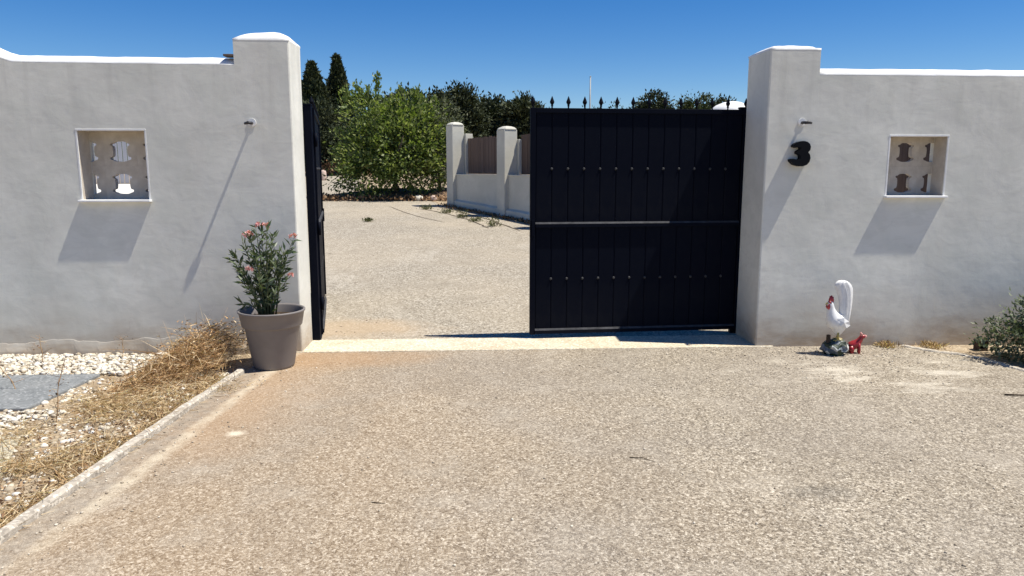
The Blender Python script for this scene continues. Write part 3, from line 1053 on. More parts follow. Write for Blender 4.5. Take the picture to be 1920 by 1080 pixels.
def crown_points(ell, n, rng, clump=0.22, per=45, shell=0.55):
    """points gathered in clumps through a union of ellipsoids ell = [(cx,cy,cz,rx,ry,rz)]"""
    E = np.array(ell)
    vol = E[:, 3] * E[:, 4] * E[:, 5]
    nc = max(1, n // per)
    k = rng.choice(len(E), nc, p=vol / vol.sum())
    d = rng.normal(size=(nc, 3))
    d /= np.linalg.norm(d, axis=1, keepdims=True)
    r = shell + (1 - shell) * rng.uniform(size=(nc, 1)) ** 0.6
    r = np.where(rng.uniform(size=(nc, 1)) < 0.22, r * rng.uniform(0.3, 1, size=(nc, 1)), r)
    cen = E[k, :3] + d * r * E[k, 3:6]
    ci = rng.integers(0, nc, n)
    sc = clump * rng.uniform(0.5, 1.3, size=(nc, 1))
    P = cen[ci] + rng.normal(size=(n, 3)) * sc[ci] * np.array([1, 1, 0.8])
    out = d[ci]
    return P, out


def ball(rng, e):
    return (e[0], e[1], e[2], e[3], e[4], e[5])


def tree(name, label, cat, base, ell, n, size, mat, seed, trunk, group=None, aspect=0.5, clump=0.22, per=45, shell=0.55, bias=None, limbs=7, extra=None, bark='bark'):
    """ell in coordinates relative to base"""
    rng = np.random.default_rng(seed)
    r = empty(name, base)
    P, out = crown_points(ell, n, rng, clump, per, shell)
    if extra is not None:
        for (a, b_, cnt, rad) in extra:
            t = rng.uniform(size=(cnt, 1))
            Q = np.array(a) * (1 - t) + np.array(b_) * t + rng.normal(size=(cnt, 3)) * rad
            P = np.vstack([P, Q])
            out = np.vstack([out, np.tile([0, 0, 1.0], (cnt, 1))])
    P[:, 2] = np.maximum(P[:, 2], 0.03)
    link('crown', leaf_mesh('crown', P, size, rng, aspect, out, bias, flat=1.3), mat, r)
    tr, th = trunk
    mb = MB()
    cen = np.array(ell)[:, :3]
    top = cen.mean(axis=0)
    mb.tube([(0, 0, -0.15), (0.02, 0.01, th * 0.5), (top[0] * 0.3, top[1] * 0.3, th)], [tr * 1.25, tr, tr * 0.8], 8)
    for i in range(limbs):
        e = ell[i % len(ell)]
        d = rng.normal(size=3)
        d[2] = abs(d[2])
        d /= np.linalg.norm(d)
        tip = np.array(e[:3]) + d * np.array(e[3:6]) * 0.75
        st = np.array([top[0] * 0.25, top[1] * 0.25, th * rng.uniform(0.6, 1.0)])
        mid = st * 0.5 + tip * 0.5 + rng.normal(size=3) * 0.08 * th
        mb.tube([st, mid, tip], [tr * 0.6, tr * 0.35, tr * 0.1], 6)
    mb.build('trunk', M[bark], r, smooth=True)
    tag(r, label, cat, group)
    return r


# the big leafy bush beyond the gate
bb = (-2.15, 14.6, gz(14.6))
ell = [(-0.60, 0.0, 2.10, 0.70, 0.75, 0.80), (0.40, 0.1, 1.95, 0.80, 0.75, 0.85), (-0.80, -0.05, 1.25, 0.80, 0.75, 0.75), (0.10, -0.25, 1.30, 0.95, 0.80, 0.85),
       (0.78, -0.1, 1.45, 0.70, 0.70, 0.85), (-0.45, -0.35, 0.65, 0.95, 0.6, 0.55), (0.45, -0.3, 0.70, 0.95, 0.6, 0.55), (-1.02, 0.1, 2.25, 0.38, 0.4, 0.62), (-1.25, 0.0, 0.7, 0.4, 0.4, 0.5), (1.2, 0.0, 1.0, 0.42, 0.4, 0.6), (0.85, 0.1, 2.2, 0.35, 0.35, 0.5)]
tree('leafy_bush', 'large bright green leafy bush at the end of the driveway', 'bush', bb, ell, 17000, 0.105, M['leaf_bush'], 3, (0.06, 0.8), aspect=0.55, clump=0.15, per=38, shell=0.6, bias=(0, -0.1, 0.1), limbs=16,
     extra=[((-0.42, 0, 2.6), (-0.40, 0, 3.30), 110, 0.05), ((-0.95, 0, 2.6), (-0.93, 0, 3.05), 90, 0.06), ((0.15, 0, 2.6), (0.2, 0, 2.98), 70, 0.05), ((-0.7, 0, 2.6), (-0.66, 0, 2.98), 80, 0.05), ((-1.2, 0, 2.5), (-1.3, 0, 2.95), 70, 0.05), ((0.6, 0, 2.5), (0.68, 0, 2.98), 70, 0.05), ((1.0, 0, 2.3), (1.15, 0, 2.7), 60, 0.05), ((-1.2, 0, 1.6), (-1.62, 0, 1.85), 60, 0.06), ((1.2, 0, 1.6), (1.6, 0, 1.9), 60, 0.06)])
# greyer shrub on its right flank
tree('olive_shrub', 'grey green shrub between the bright bush and the fence post', 'shrub', (-0.95, 14.9, gz(14.9)), [(0.1, 0, 1.75, 0.62, 0.6, 0.95), (-0.1, -0.1, 1.0, 0.7, 0.6, 0.8), (0.35, 0, 0.9, 0.5, 0.5, 0.6)], 7500, 0.075, M['leaf_olive'], 5, (0.05, 0.6), aspect=0.35, clump=0.13, per=40, limbs=9)


def cypress(base, h, rmax, seed, label, grp):
    rng = np.random.default_rng(seed)
    r = empty('cypress_tree', base)
    n = 9000
    t = rng.uniform(0.0, 1.0, n) ** 0.85
    prof = np.interp(t, [0, 0.08, 0.3, 0.5, 0.7, 0.85, 0.94, 1.0], [0.6, 0.9, 1.0, 0.86, 0.58, 0.30, 0.12, 0.02]) * rmax
    a = rng.uniform(0, 2 * math.pi, n)
    lump = 1 + 0.22 * np.sin(a * 5 + t * 37 + seed) * np.sin(t * 51 + a * 2) + 0.12 * np.sin(a * 11 + t * 90)
    rr = prof * lump * (0.55 + 0.45 * rng.uniform(size=n) ** 0.5)
    P = np.stack([rr * np.cos(a), rr * np.sin(a), 0.25 + t * (h - 0.25)], 1) + rng.normal(size=(n, 3)) * 0.04
    D = np.stack([np.cos(a) * 0.3, np.sin(a) * 0.3, np.ones(n)], 1)
    link('crown', leaf_mesh('crown', P, 0.20, rng, 0.5, D), M['leaf_cypress'], r)
    MB().tube([(0, 0, -0.2), (0, 0, h * 0.5), (0, 0, h * 0.95)], [0.13, 0.09, 0.02], 8).build('trunk', M['bark'], r, smooth=True)
    tag(r, label, 'cypress tree', grp)


cypress((-7.45, 30.0, 1.55), 4.8, 1.02, 11, 'dark cypress just behind the open gate leaf, the broader one', 'dark cypresses')
cypress((-6.62, 32.0, 1.6), 5.35, 0.80, 12, 'tallest slim dark cypress left of the bright bush', 'dark cypresses')
# dark evergreen hedge masses behind the open leaf
tree('evergreen_bush', 'dark evergreen bush low beside the open gate leaf', 'bush', (-6.1, 24.5, gz(24.5)), [(0, 0, 1.7, 0.9, 0.8, 1.3), (0.3, 0, 0.9, 0.9, 0.8, 0.7), (-0.8, 0, 1.4, 0.9, 0.8, 1.1)], 11000, 0.13, M['leaf_pine'], 21, (0.08, 0.8), clump=0.17, limbs=8)
tree('evergreen_bush', 'dark evergreen bush behind the bright bush, left of centre', 'bush', (-4.3, 26.0, gz(26)), [(0, 0, 1.6, 1.2, 0.8, 1.5), (1.0, 0, 1.3, 0.9, 0.8, 1.1)], 9000, 0.14, M['leaf_pine'], 22, (0.08, 0.8), clump=0.18, limbs=8)

# pines and oaks beyond
PL = [((-4.0, 43, 1.6), [(0, 0, 3.5, 1.7, 1.5, 1.35), (1.2, 0, 3.1, 1.1, 1, 1.0), (-1.3, 0, 2.8, 1.2, 1, 1.2), (0, 0, 1.6, 1.9, 1.2, 1.3)], 'dark tree whose top shows just above the bright bush'),
      ((-0.6, 42, 1.6), [(0, 0, 3.6, 1.2, 1.1, 1.35), (0.6, 0, 2.6, 1.2, 1.1, 1.2), (-1.0, 0, 3.1, 0.9, 0.9, 1.2), (0, 0, 1.4, 1.6, 1.1, 1.2)], 'tallest round dark tree above the first white fence post'),
      ((-2.1, 40, 1.6), [(0, 0, 3.7, 0.55, 0.5, 0.85), (0.1, 0, 2.6, 0.9, 0.8, 1.3), (0, 0, 1.3, 1.2, 0.9, 1.1)], 'narrow dark tree between the bright bush and the tallest round tree'),
      ((1.35, 44, 1.6), [(0, 0, 3.2, 1.25, 1.1, 1.3), (0.4, 0, 2.0, 1.5, 1.1, 1.4), (-0.4, 0, 1.2, 1.5, 1.0, 1.1)], 'dark bushy tree above the brown fence boards'),
      ((3.2, 42, 1.6), [(0, 0, 3.1, 1.3, 1.1, 1.3), (0.6, 0, 2.4, 1.2, 1.1, 1.2), (-0.3, 0, 1.5, 1.6, 1.0, 1.3)], 'dark bushy tree meeting the free end of the closed gate leaf')]
for i, (b_, e, lab) in enumerate(PL):
    tree('pine_tree', lab, 'tree', b_, e, 15000, 0.24, M['leaf_pine'], 40 + i, (0.16, 2.0), 'dark trees beyond the fence', clump=0.26, per=50, limbs=10, shell=0.45)
tree('round_tree', 'round topped tree showing above the closed gate leaf', 'tree', (12.35, 45, 1.6), [(0, 0, 3.7, 1.2, 1.1, 1.45), (0.8, 0, 3.3, 0.9, 0.9, 1.1), (-0.7, 0, 3.2, 0.8, 0.9, 1.2), (0, 0, 2.4, 1.7, 1.2, 1.2)], 12000, 0.20, M['leaf_pine'], 61, (0.16, 2.0), limbs=10, shell=.45)
tree('orchard_tree', 'paler ragged tree above the gate between round tree and white canopy', 'tree', (13.6, 40, 1.6), [(0.6, 0, 3.9, 0.42, 0.4, 0.8), (-0.3, 0, 3.5, 0.7, 0.6, 0.8), (0.3, 0, 2.7, 1.1, 0.9, 1.2)], 7500, 0.17, M['leaf_far'], 62, (0.12, 1.6), limbs=10)
tree('low_tree', 'low dark tree behind the white canopy top', 'tree', (16.0, 42, 1.6), [(0, 0, 3.35, 1.1, 0.9, 0.95), (-0.8, 0, 3.1, 0.8, 0.8, 0.9), (0, 0, 2.2, 1.4, 1.0, 1.2)], 7500, 0.18, M['leaf_pine'], 63, (0.12, 1.6), limbs=8)
tree('hedge_tree', 'low pale tree peeking over the middle of the closed gate leaf', 'tree', (9.4, 44, 1.6), [(0, 0, 2.9, 1.3, 0.9, 1.1), (-1.3, 0, 2.75, 0.9, 0.8, 1.0), (0.8, 0, 2.6, 1.2, 0.9, 1.15)], 7500, 0.17, M['leaf_far'], 64, (0.12, 1.4), limbs=8)

# lamp pole and white canopy above the gate
lp = empty('lamp_pole', (7.2, 40.0, 1.6))
MB().tube([(0, 0, -0.2), (0, 0, 2.6), (0, 0, 5.45)], [0.075, 0.06, 0.04], 8).build('shaft', M['pole'], lp, smooth=True)
MB().lathe([(0.045, 5.45), (0.05, 5.48), (0.02, 5.52)], 8).build('cap', M['pole'], lp)
MB().lathe([(0.15, -0.05), (0.15, 0.04), (0.08, 0.07)], 12).build('foot', M['pole'], lp)
tag(lp, 'thin grey pole rising above the closed gate leaf', 'pole')
cn = empty('parasol', (10.84, 25.0, gz(25) - 0.05))
cm = MB()
k = 8
prof = [(0.05, 3.06), (0.35, 3.01), (0.68, 2.88), (0.92, 2.70), (0.93, 2.58)]
for rr, zz in prof:
    for j in range(k * 3):
        t = 2 * math.pi * j / (k * 3)
        sag = 0.02 * rr * (1 if j % 3 else 0)
        cm.v.append((rr * math.cos(t), rr * math.sin(t), zz - sag))
for i in range(len(prof) - 1):
    for j in range(k * 3):
        j2 = (j + 1) % (k * 3)
        cm.f.append((i * k * 3 + j, i * k * 3 + j2, (i + 1) * k * 3 + j2, (i + 1) * k * 3 + j))
cm.f.append(tuple(j for j in range(k * 3)))
cm.build('canopy', M['canopy'], cn, smooth=True)
MB().tube([(0, 0, 0), (0, 0, 3.04)], 0.025, 8).build('pole', M['pole'], cn)
MB().lathe([(0.30, -0.05), (0.30, 0.06), (0.05, 0.10)], 16).build('base', M['pole'], cn)
tag(cn, 'white rounded canopy top showing over the gate beside the right pier', 'parasol')

# ground under the bush: leaf litter and bank
bank = MB()
g1, g2 = 22, 12
for i in range(g1 + 1):
    for j in range(g2 + 1):
        x = -4.2 + 4.3 * i / g1
        y = 13.75 + 2.6 * j / g2
        e = max(0, math.sin(math.pi * i / g1)) * max(0, math.sin(math.pi * j / g2))
        h = 0.22 * e + 0.08 * mnoise.noise((x * 2, y * 2, 0)) * e
        if x > -1.3:
            h += 0.35 * e * min(1, (x + 1.3))
        bank.v.append((x, y, gz(y) + h - 0.02 * (1 - min(1, e * 8)) + 0.003))
for i in range(g1):
    for j in range(g2):
        a = i * (g2 + 1) + j
        bank.f.append((a, a + g2 + 1, a + g2 + 2, a + 1))
tag(bank.build('soil_bank', M['darksoil'], smooth=True), kind='structure')
rng = np.random.default_rng(71)
P = np.stack([rng.uniform(-4.2, -0.4, 1500), 13.7 + np.abs(rng.normal(size=1500)) * 0.5, np.zeros(1500)], 1)
P[:, 2] = [gz(y) + 0.03 + 0.08 * rng.uniform() for y in P[:, 1]]
tag(link('leaf_litter', leaf_mesh('leaf_litter', P, 0.08, rng, 0.6, None, (0, 0, 0)), M['litter']), 'brown dead leaves fallen under the bright bush', 'leaves', kind='stuff')
# dry low scrub and a pinkish stone beside the far lane
P, out = crown_points([(0, 0, 0.25, 0.7, 0.4, 0.30), (0.8, 0.2, 0.30, 0.6, 0.4, 0.30), (1.5, 0.1, 0.2, 0.6, 0.4, 0.3)], 1800, rng, 0.1, 30)
P += np.array([-6.0, 24.2, gz(24.2)])
tag(link('dry_scrub', leaf_mesh('dry_scrub', P, 0.12, rng, 0.35), M['litter']), 'low brown dry scrub at the end of the far lane', 'scrub', kind='stuff')
ps = MB().lathe([(0.10, -0.05), (0.115, 0.05), (0.11, 0.30), (0.08, 0.36), (0.02, 0.38)], 9, wob=0.25)
o = ps.build('marker_stone', M['pink_stone'], smooth=True)
o.location = (-5.45, 21.5, gz(21.5))
tag(o, 'small pinkish stone post by the far lane behind the open leaf', 'stone')
for (x, y, s_, lab) in ((-1.45, 13.85, 0.12, 'pale stone lying under the bright bush'), (-1.05, 13.8, 0.09, 'smaller pinkish stone lying right of the pale stone')):
    st = MB().lathe([(s_ * .8, -0.03), (s_, 0.03), (s_ * .8, 0.09), (s_ * .3, 0.12)], 8, wob=0.4).build('stone', M['pink_stone'] if s_ < .1 else M['pebble'], smooth=True)
    st.location = (x, y, gz(y) + .03)
    tag(st, lab, 'stone')

# cracks and weeds in the inner driveway
def crack(pts, w, parent, dz=0.009):
    mb = MB()
    sub = []
    for i in range(len(pts) - 1):
        for t in range(8):
            sub.append(Vector(pts[i]).lerp(Vector(pts[i + 1]), t / 8))
    sub.append(Vector(pts[-1]))
    for i, p in enumerate(sub):
        q = w * (0.5 + 0.9 * abs(mnoise.noise((i * 0.6, p.x, 3)))) * (0.15 if i in (0, len(sub) - 1) else 1)
        jx = 0.05 * mnoise.noise((i * 0.5, p.y, 0))
        mb.v += [(p.x + jx - q, p.y, gz(p.y) + dz), (p.x + jx + q, p.y + q * .6, gz(p.y + q * .6) + dz)]
    for i in range(len(sub) - 1):
        mb.f.append((2 * i, 2 * i + 1, 2 * i + 3, 2 * i + 2))
    return mb.build('crack', M['crack'], parent)


crack([(-1.35, 12.6), (-1.1, 11.6), (-0.5, 10.6), (0.0, 9.4), (0.3, 8.3)], 0.028, inn)
crack([(-0.9, 12.3), (-0.3, 11.2), (0.35, 9.6), (0.9, 7.9)], 0.035, inn)
crack([(-2.1, 12.4), (-1.3, 10.4), (-0.6, 9.2)], 0.016, inn)
crack([(-3.2, 5.6), (-2.5, 5.5), (-2.2, 5.35)], 0.012, inn)


def tuft(name, loc, h, rad, n, mat, label, cat, seed, group=None, leaf=0.05, aspect=0.3):
    rng = np.random.default_rng(seed)
    P = np.stack([rng.normal(size=n) * rad * .6, rng.normal(size=n) * rad * .6, rng.uniform(0, 1, n) ** 1.5 * h], 1)
    D = np.stack([P[:, 0] * 4, P[:, 1] * 4, np.ones(n) * .6], 1)
    me = leaf_mesh(name, P, leaf, rng, aspect, D)
    o = link(name, me, mat)
    o.location = loc
    return tag(o, label, cat, group)


W = [((0.40, 8.55), 0.16, 0.11, 'small green weed nearest the free edge of the gate leaf'), ((0.05, 9.3), 0.09, 0.13, 'flat weed patch second from the gate leaf in the driveway crack'),
     ((-0.22, 10.0), 0.15, 0.10, 'upright weed in the driveway crack below the second fence post'), ((-0.60, 10.9), 0.08, 0.12, 'low weed in the driveway crack midway along the fence'),
     ((-1.1, 11.7), 0.10, 0.12, 'low weed in the driveway crack near the first fence post'), ((-2.2, 9.4), 0.05, 0.07, 'lone tiny weed out on the open inner driveway')]
for i, ((x, y), h, rad, lab) in enumerate(W):
    tuft('weed', (x, y, gz(y) + 0.006), h, rad, 160, M['leaf_weed'], lab, 'weed', 80 + i, 'weeds in the inner driveway')

# ------------------------------------------------------------------ potted oleander
PX, PY = -1.625, -0.44
pot = empty('flower_pot', (PX, PY, 0.006))
prof = [(0.150, 0.0), (0.158, 0.008), (0.163, 0.02), (0.216, 0.335), (0.219, 0.340), (0.232, 0.343), (0.236, 0.352), (0.254, 0.452), (0.262, 0.458), (0.264, 0.468), (0.259, 0.474), (0.248, 0.472), (0.243, 0.462), (0.232, 0.40), (0.228, 0.385)]
MB().lathe(prof, 48).build('pot', M['pot'], pot, smooth=True)
soil = MB()
g = 10
for i in range(g + 1):
    for k in range(28):
        t = 2 * math.pi * k / 28
        rr = 0.236 * i / g
        soil.v.append((rr * math.cos(t), rr * math.sin(t), 0.405 + 0.012 * mnoise.noise((rr * 9 * math.cos(t), rr * 9 * math.sin(t), 0))))
for i in range(g):
    for k in range(28):
        k2 = (k + 1) % 28
        soil.f.append((i * 28 + k, i * 28 + k2, (i + 1) * 28 + k2, (i + 1) * 28 + k))
soil.build('soil', M['potsoil'], pot, smooth=True)
tag(pot, 'taupe plastic flower pot standing at the left pier', 'flower pot')

ole = empty('oleander_plant', (PX - 0.03, PY, 0.40))
ole.scale = (0.84, 0.84, 0.88)
rng = np.random.default_rng(5)
# tips of the main shoots, measured on the plant (x, y, z above the soil)
tips = [(-0.30, 0.02, 0.60), (-0.22, 0.05, 0.70), (-0.13, -0.02, 0.78), (-0.09, 0.06, 0.84), (-0.02, 0.0, 0.80), (0.04, -0.04, 0.82), (0.07, 0.05, 0.76), (0.14, 0.0, 0.62),
        (0.20, -0.03, 0.63), (0.26, 0.03, 0.72), (0.22, -0.06, 0.38), (-0.25, -0.05, 0.52), (-0.20, -0.1, 0.36), (-0.32, 0.0, 0.56), (0.16, 0.08, 0.46), (-0.05, -0.12, 0.42), (0.05, -0.12, 0.36), (-0.12, 0.12, 0.5), (0.1, -0.1, 0.25), (-0.1, -0.12, 0.24), (-0.26, 0.02, 0.14), (0.02, 0.1, 0.6), (-0.06, -0.1, 0.6), (0.12, -0.06, 0.5)]
stm = MB()
LP, LD = [], []
for t in tips:
    t = Vector(t)
    b0 = Vector((t.x * 0.22 + rng.normal() * 0.012, t.y * 0.2, -0.01))
    m1 = b0.lerp(t, 0.5) + Vector((-t.x * 0.10, 0, 0.05))
    pts = [b0, b0.lerp(m1, .55) + Vector((0, 0, .015)), m1, m1.lerp(t, .55), t]
    stm.tube(pts, [0.008, 0.007, 0.0055, 0.004, 0.002], 6)
    L = sum((pts[i + 1] - pts[i]).length for i in range(4))
    nl = int(66 * L)
    for _ in range(nl):
        u = 0.16 + 0.84 * rng.uniform() ** 0.8
        s = u * 4
        i = min(3, int(s))
        p = pts[i].lerp(pts[i + 1], s - i)
        ax = (pts[i + 1] - pts[i]).normalized()
        a = rng.normal(size=3)
        rad = Vector(a) - ax * Vector(a).dot(ax)
        rad.normalize()
        LP.append(tuple(p))
        LD.append(tuple(rad * 0.85 + ax * 0.75))
stm.build('stem', M['stemgreen'], ole, smooth=True)
link('foliage', leaf_mesh('foliage', np.array(LP), 0.082, rng, 0.24, np.array(LD) * 1.6, None, 0.10), M['leaf_oleander'], ole)


def flower_cluster(c, rad, n, seed):
    rng = np.random.default_rng(seed)
    P, D = [], []
    for _ in range(n):
        q = rng.normal(size=3)
        q /= np.linalg.norm(q)
        q[2] = abs(q[2]) * .8
        ctr = np.array(c) + q * rad * rng.uniform(0.5, 1)
        for k in range(5):
            t = 2 * math.pi * k / 5
            a = np.cross(q, [0.3, 0.5, 0.8])
            a /= np.linalg.norm(a)
            b_ = np.cross(q, a)
            P.append(ctr)
            D.append(a * math.cos(t) + b_ * math.sin(t) + q * 0.3)
    me = leaf_mesh('flower', np.array(P), 0.024, rng, 0.85, np.array(D) * 4, None, 0.1, 0.15)
    link('flower', me, M['petal'], ole)


for i, (c, rad, n) in enumerate([((-0.14, -0.03, 0.765), 0.05, 11), ((-0.055, 0.03, 0.855), 0.035, 4), ((0.005, 0.0, 0.84), 0.045, 7), ((0.055, -0.02, 0.85), 0.035, 5), ((0.265, 0.03, 0.75), 0.035, 6), ((0.245, -0.05, 0.41), 0.025, 5), ((-0.11, -0.13, 0.47), 0.035, 6), ((-0.02, -0.14, 0.0), 0.012, 2)]):
    flower_cluster(c, rad, n, 300 + i)
tag(ole, 'oleander with narrow green leaves and pink flowers growing in the pot', 'plant')

# ------------------------------------------------------------------ rooster statue
RX, RY = 3.125, -0.30
roo = empty('rooster_statue', (RX, RY, 0.006))
# body is a continuous lathe-like loft along a bent axis: breast, back, neck
body = MB()
ax = [(0.075, 0.300, 0.012), (0.060, 0.292, 0.040), (0.035, 0.285, 0.068), (0.008, 0.287, 0.083), (-0.018, 0.300, 0.078), (-0.035, 0.330, 0.060), (-0.046, 0.365, 0.042), (-0.054, 0.398, 0.031), (-0.060, 0.425, 0.027), (-0.064, 0.446, 0.026), (-0.068, 0.464, 0.018), (-0.070, 0.474, 0.006)]
body.tube([(x, 0, z) for x, z, r in ax], [r for x, z, r in ax], 16)
bo = body.build('body', M['rwhite'], roo, smooth=True)
bo.scale = (1.08, 0.95, 1)
# lower belly tapers to the legs
MB().lathe([(0.012, 0.165), (0.030, 0.185), (0.058, 0.225), (0.076, 0.265), (0.070, 0.300), (0.03, 0.32)], 16, (0.012, 0, 0)).build('belly', M['rwhite'], roo, smooth=True)
for s in (-1, 1):
    wg = MB()
    wg.add([(-0.035, s * 0.062, 0.325), (0.02, s * 0.078, 0.335), (0.075, s * 0.062, 0.30), (0.098, s * 0.04, 0.262), (0.05, s * 0.072, 0.245), (-0.01, s * 0.078, 0.262), (0.02, s * 0.088, 0.295)],
           [(0, 1, 6), (1, 2, 6), (2, 3, 6), (3, 4, 6), (4, 5, 6), (5, 0, 6)])
    wg.build('wing', M['rwhite'], roo)
    MB().tube([(0.012 + s * 0.012, s * 0.03, 0.20), (0.016 + s * 0.012, s * 0.03, 0.13)], 0.009, 8).build('leg', M['ryellow'], roo, smooth=True)
    ft_ = MB()
    for a in (-35, 0, 35, 180):
        ft_.tube([(0.016 + s * 0.012, s * 0.03, 0.138), (0.016 + s * 0.012 - 0.04 * math.cos(R(a)), s * 0.03 + 0.04 * math.sin(R(a)), 0.130)], [0.007, 0.004], 6)
    ft_.build('foot', M['ryellow'], roo)
cb = MB()
for i, (x, z, rr) in enumerate([(-0.084, 0.472, 0.014), (-0.076, 0.494, 0.016), (-0.064, 0.500, 0.015), (-0.050, 0.488, 0.013), (-0.044, 0.468, 0.010)]):
    cb.tube([(x * .2 - .052, 0, 0.455), (x * .6 - .025, 0, z * .6 + .185), (x, 0, z + 0.018)], [rr * .8, rr, rr * .3], 8)
cbo = cb.build('comb', M['rred'], roo, smooth=True)
wt = MB()
for s in (-1, 1):
    wt.tube([(-0.084, s * 0.012, 0.446), (-0.090, s * 0.014, 0.42), (-0.086, s * 0.012, 0.396)], [0.008, 0.014, 0.005], 8)
wt.tube([(-0.075, 0, 0.455), (-0.088, 0, 0.452)], [0.026, 0.014], 10)
wt.build('wattle', M['rred'], roo, smooth=True)
MB().tube([(-0.086, 0, 0.452), (-0.104, 0, 0.448), (-0.116, 0, 0.438)], [0.010, 0.007, 0.001], 8).build('beak', M['ryellow'], roo, smooth=True)
for s in (-1, 1):
    MB().lathe([(0.001, -0.006), (0.006, 0), (0.001, 0.006)], 8, (-0.074, s * 0.024, 0.458)).build('eye', M['black'], roo, smooth=True)
# tall solid tail plume with grooved feathers
tl = MB()
SEC = [(0.255, 0.045, 0.085), (0.30, 0.020, 0.104), (0.36, 0.014, 0.110), (0.43, 0.010, 0.116), (0.50, 0.000, 0.118), (0.55, -0.018, 0.117), (0.585, -0.036, 0.112), (0.61, -0.044, 0.100), (0.628, -0.036, 0.084), (0.639, -0.016, 0.062), (0.644, 0.008, 0.038)]
kk = 28
for zc, xa, xb in SEC:
    for j in range(kk):
        t = 2 * math.pi * j / kk
        cx_ = math.cos(t)
        th = 0.030 * min(1.0, (xb - xa) / 0.09) * (1 + 0.16 * math.sin(cx_ * 11.0 + zc * 4))
        tl.v.append(((xa + xb) / 2 + (xb - xa) / 2 * cx_, th * math.copysign(abs(math.sin(t)) ** 0.7, math.sin(t)), zc + 0.006 * math.cos(cx_ * 9)))
for i in range(len(SEC) - 1):
    for j in range(kk):
        j2 = (j + 1) % kk
        tl.f.append((i * kk + j, i * kk + j2, (i + 1) * kk + j2, (i + 1) * kk + j))
tl.f += [tuple(reversed(range(kk))), tuple((len(SEC) - 1) * kk + j for j in range(kk))]
tl.build('tail_plume', M['rwhite'], roo, smooth=True)
rk = bmesh.new()
bmesh.ops.create_icosphere(rk, subdivisions=3, radius=1.0)
for v in rk.verts:
    q = 1 + 0.28 * mnoise.noise(v.co * 2.1) + 0.10 * mnoise.noise(v.co * 5.3)
    v.co = Vector((v.co.x * 0.112 * q, v.co.y * 0.095 * q, max(-0.002, 0.062 + v.co.z * 0.075 * q)))
me = bpy.data.meshes.new('rock_base')
rk.to_mesh(me)
link('rock_base', me, M['rock'], roo)
pk = MB().box(-0.085, -0.055, -0.02, 0.01, 0.10, 0.175)
pk.build('stump', M['twig'], roo, bevel=0.006)
tag(roo, 'white rooster statue with red comb and looped tail on a dark rock base', 'statue')

# ------------------------------------------------------------------ small red figurine
fg = empty('animal_figurine', (3.325, -0.265, 0.006), 0)
bd = MB()
ax = [(-0.072, 0.050, 0.010), (-0.060, 0.052, 0.030), (-0.038, 0.060, 0.040), (-0.012, 0.074, 0.040), (0.010, 0.092, 0.034), (0.026, 0.114, 0.026), (0.036, 0.134, 0.021), (0.044, 0.148, 0.022), (0.060, 0.150, 0.017), (0.072, 0.147, 0.010), (0.076, 0.146, 0.003)]
bd.tube([(x, 0, z) for x, z, r in ax], [r for x, z, r in ax], 14)
bd.build('body', M['figred'], fg, smooth=True)
for s in (-1, 1):
    MB().tube([(0.018, s * 0.018, 0.09), (0.026, s * 0.020, 0.04), (0.026, s * 0.020, 0.0), (0.034, s * 0.02, 0.0)], [0.016, 0.012, 0.011, 0.008], 8).build('leg', M['figred'], fg, smooth=True)
    MB().tube([(-0.045, s * 0.022, 0.06), (-0.034, s * 0.032, 0.03), (-0.036, s * 0.032, 0.0), (-0.02, s * 0.032, 0.0)], [0.026, 0.020, 0.012, 0.009], 8).build('leg', M['figred'], fg, smooth=True)
    MB().tube([(0.038, s * 0.014, 0.160), (0.036, s * 0.022, 0.178), (0.040, s * 0.020, 0.184)], [0.010, 0.007, 0.002], 8).build('ear', M['figpink'], fg, smooth=True)
MB().tube([(-0.066, 0, 0.055), (-0.084, 0, 0.045), (-0.090, 0, 0.065)], [0.010, 0.008, 0.004], 8).build('tail', M['figred'], fg, smooth=True)
MB().tube([(0.064, 0, 0.152), (0.080, 0, 0.150)], [0.016, 0.011], 10).build('muzzle', M['figpink'], fg, smooth=True)
fg.rotation_euler = (0, 0, R(-18))
tag(fg, 'small glossy red animal figurine beside the rooster statue', 'figurine')

# ------------------------------------------------------------------ shrub and box on the right
tree('wall_shrub', 'blue green shrub against the wall at the right edge', 'shrub', (4.86, -0.62, 0.0), [(-0.05, 0, 0.40, 0.34, 0.30, 0.26), (-0.28, 0.06, 0.24, 0.30, 0.26, 0.20), (0.30, 0, 0.38, 0.40, 0.3, 0.25), (-0.22, 0, 0.52, 0.12, 0.12, 0.15), (0.1, -0.12, 0.2, 0.42, 0.24, 0.18)], 8500, 0.046, M['leaf_shrub'], 91, (0.014, 0.25), aspect=0.42, clump=0.055, per=26, shell=0.55, limbs=22,
     extra=[((-0.24, 0, 0.5), (-0.30, 0, 0.70), 60, 0.03), ((-0.45, 0.1, 0.15), (-0.60, 0.12, 0.30), 60, 0.03), ((-0.5, 0.05, 0.1), (-0.72, 0.06, 0.20), 50, 0.025)], bark='twig').scale = (0.95, 0.95, 0.86)
bx = empty('small_box', (4.50, -0.20, 0.0))
q = MB()
q.box(-0.04, -0.032, -0.04, 0.04, 0, 0.085).box(0.032, 0.04, -0.04, 0.04, 0, 0.085).box(-0.0318, 0.0318, 0.032, 0.0395, 0, 0.0845).box(-0.0318, 0.0318, -0.0395, -0.032, 0, 0.022).box(-0.0318, 0.0318, -0.0395, -0.032, 0.062, 0.0845)
q.build('case', M['brownbox'], bx)
MB().box(-0.045, 0.045, -0.045, 0.045, 0.0855, 0.094).build('lid', M['brownbox'], bx, bevel=0.003)
tag(bx, 'small dark brown open box at the foot of the right wall', 'box')

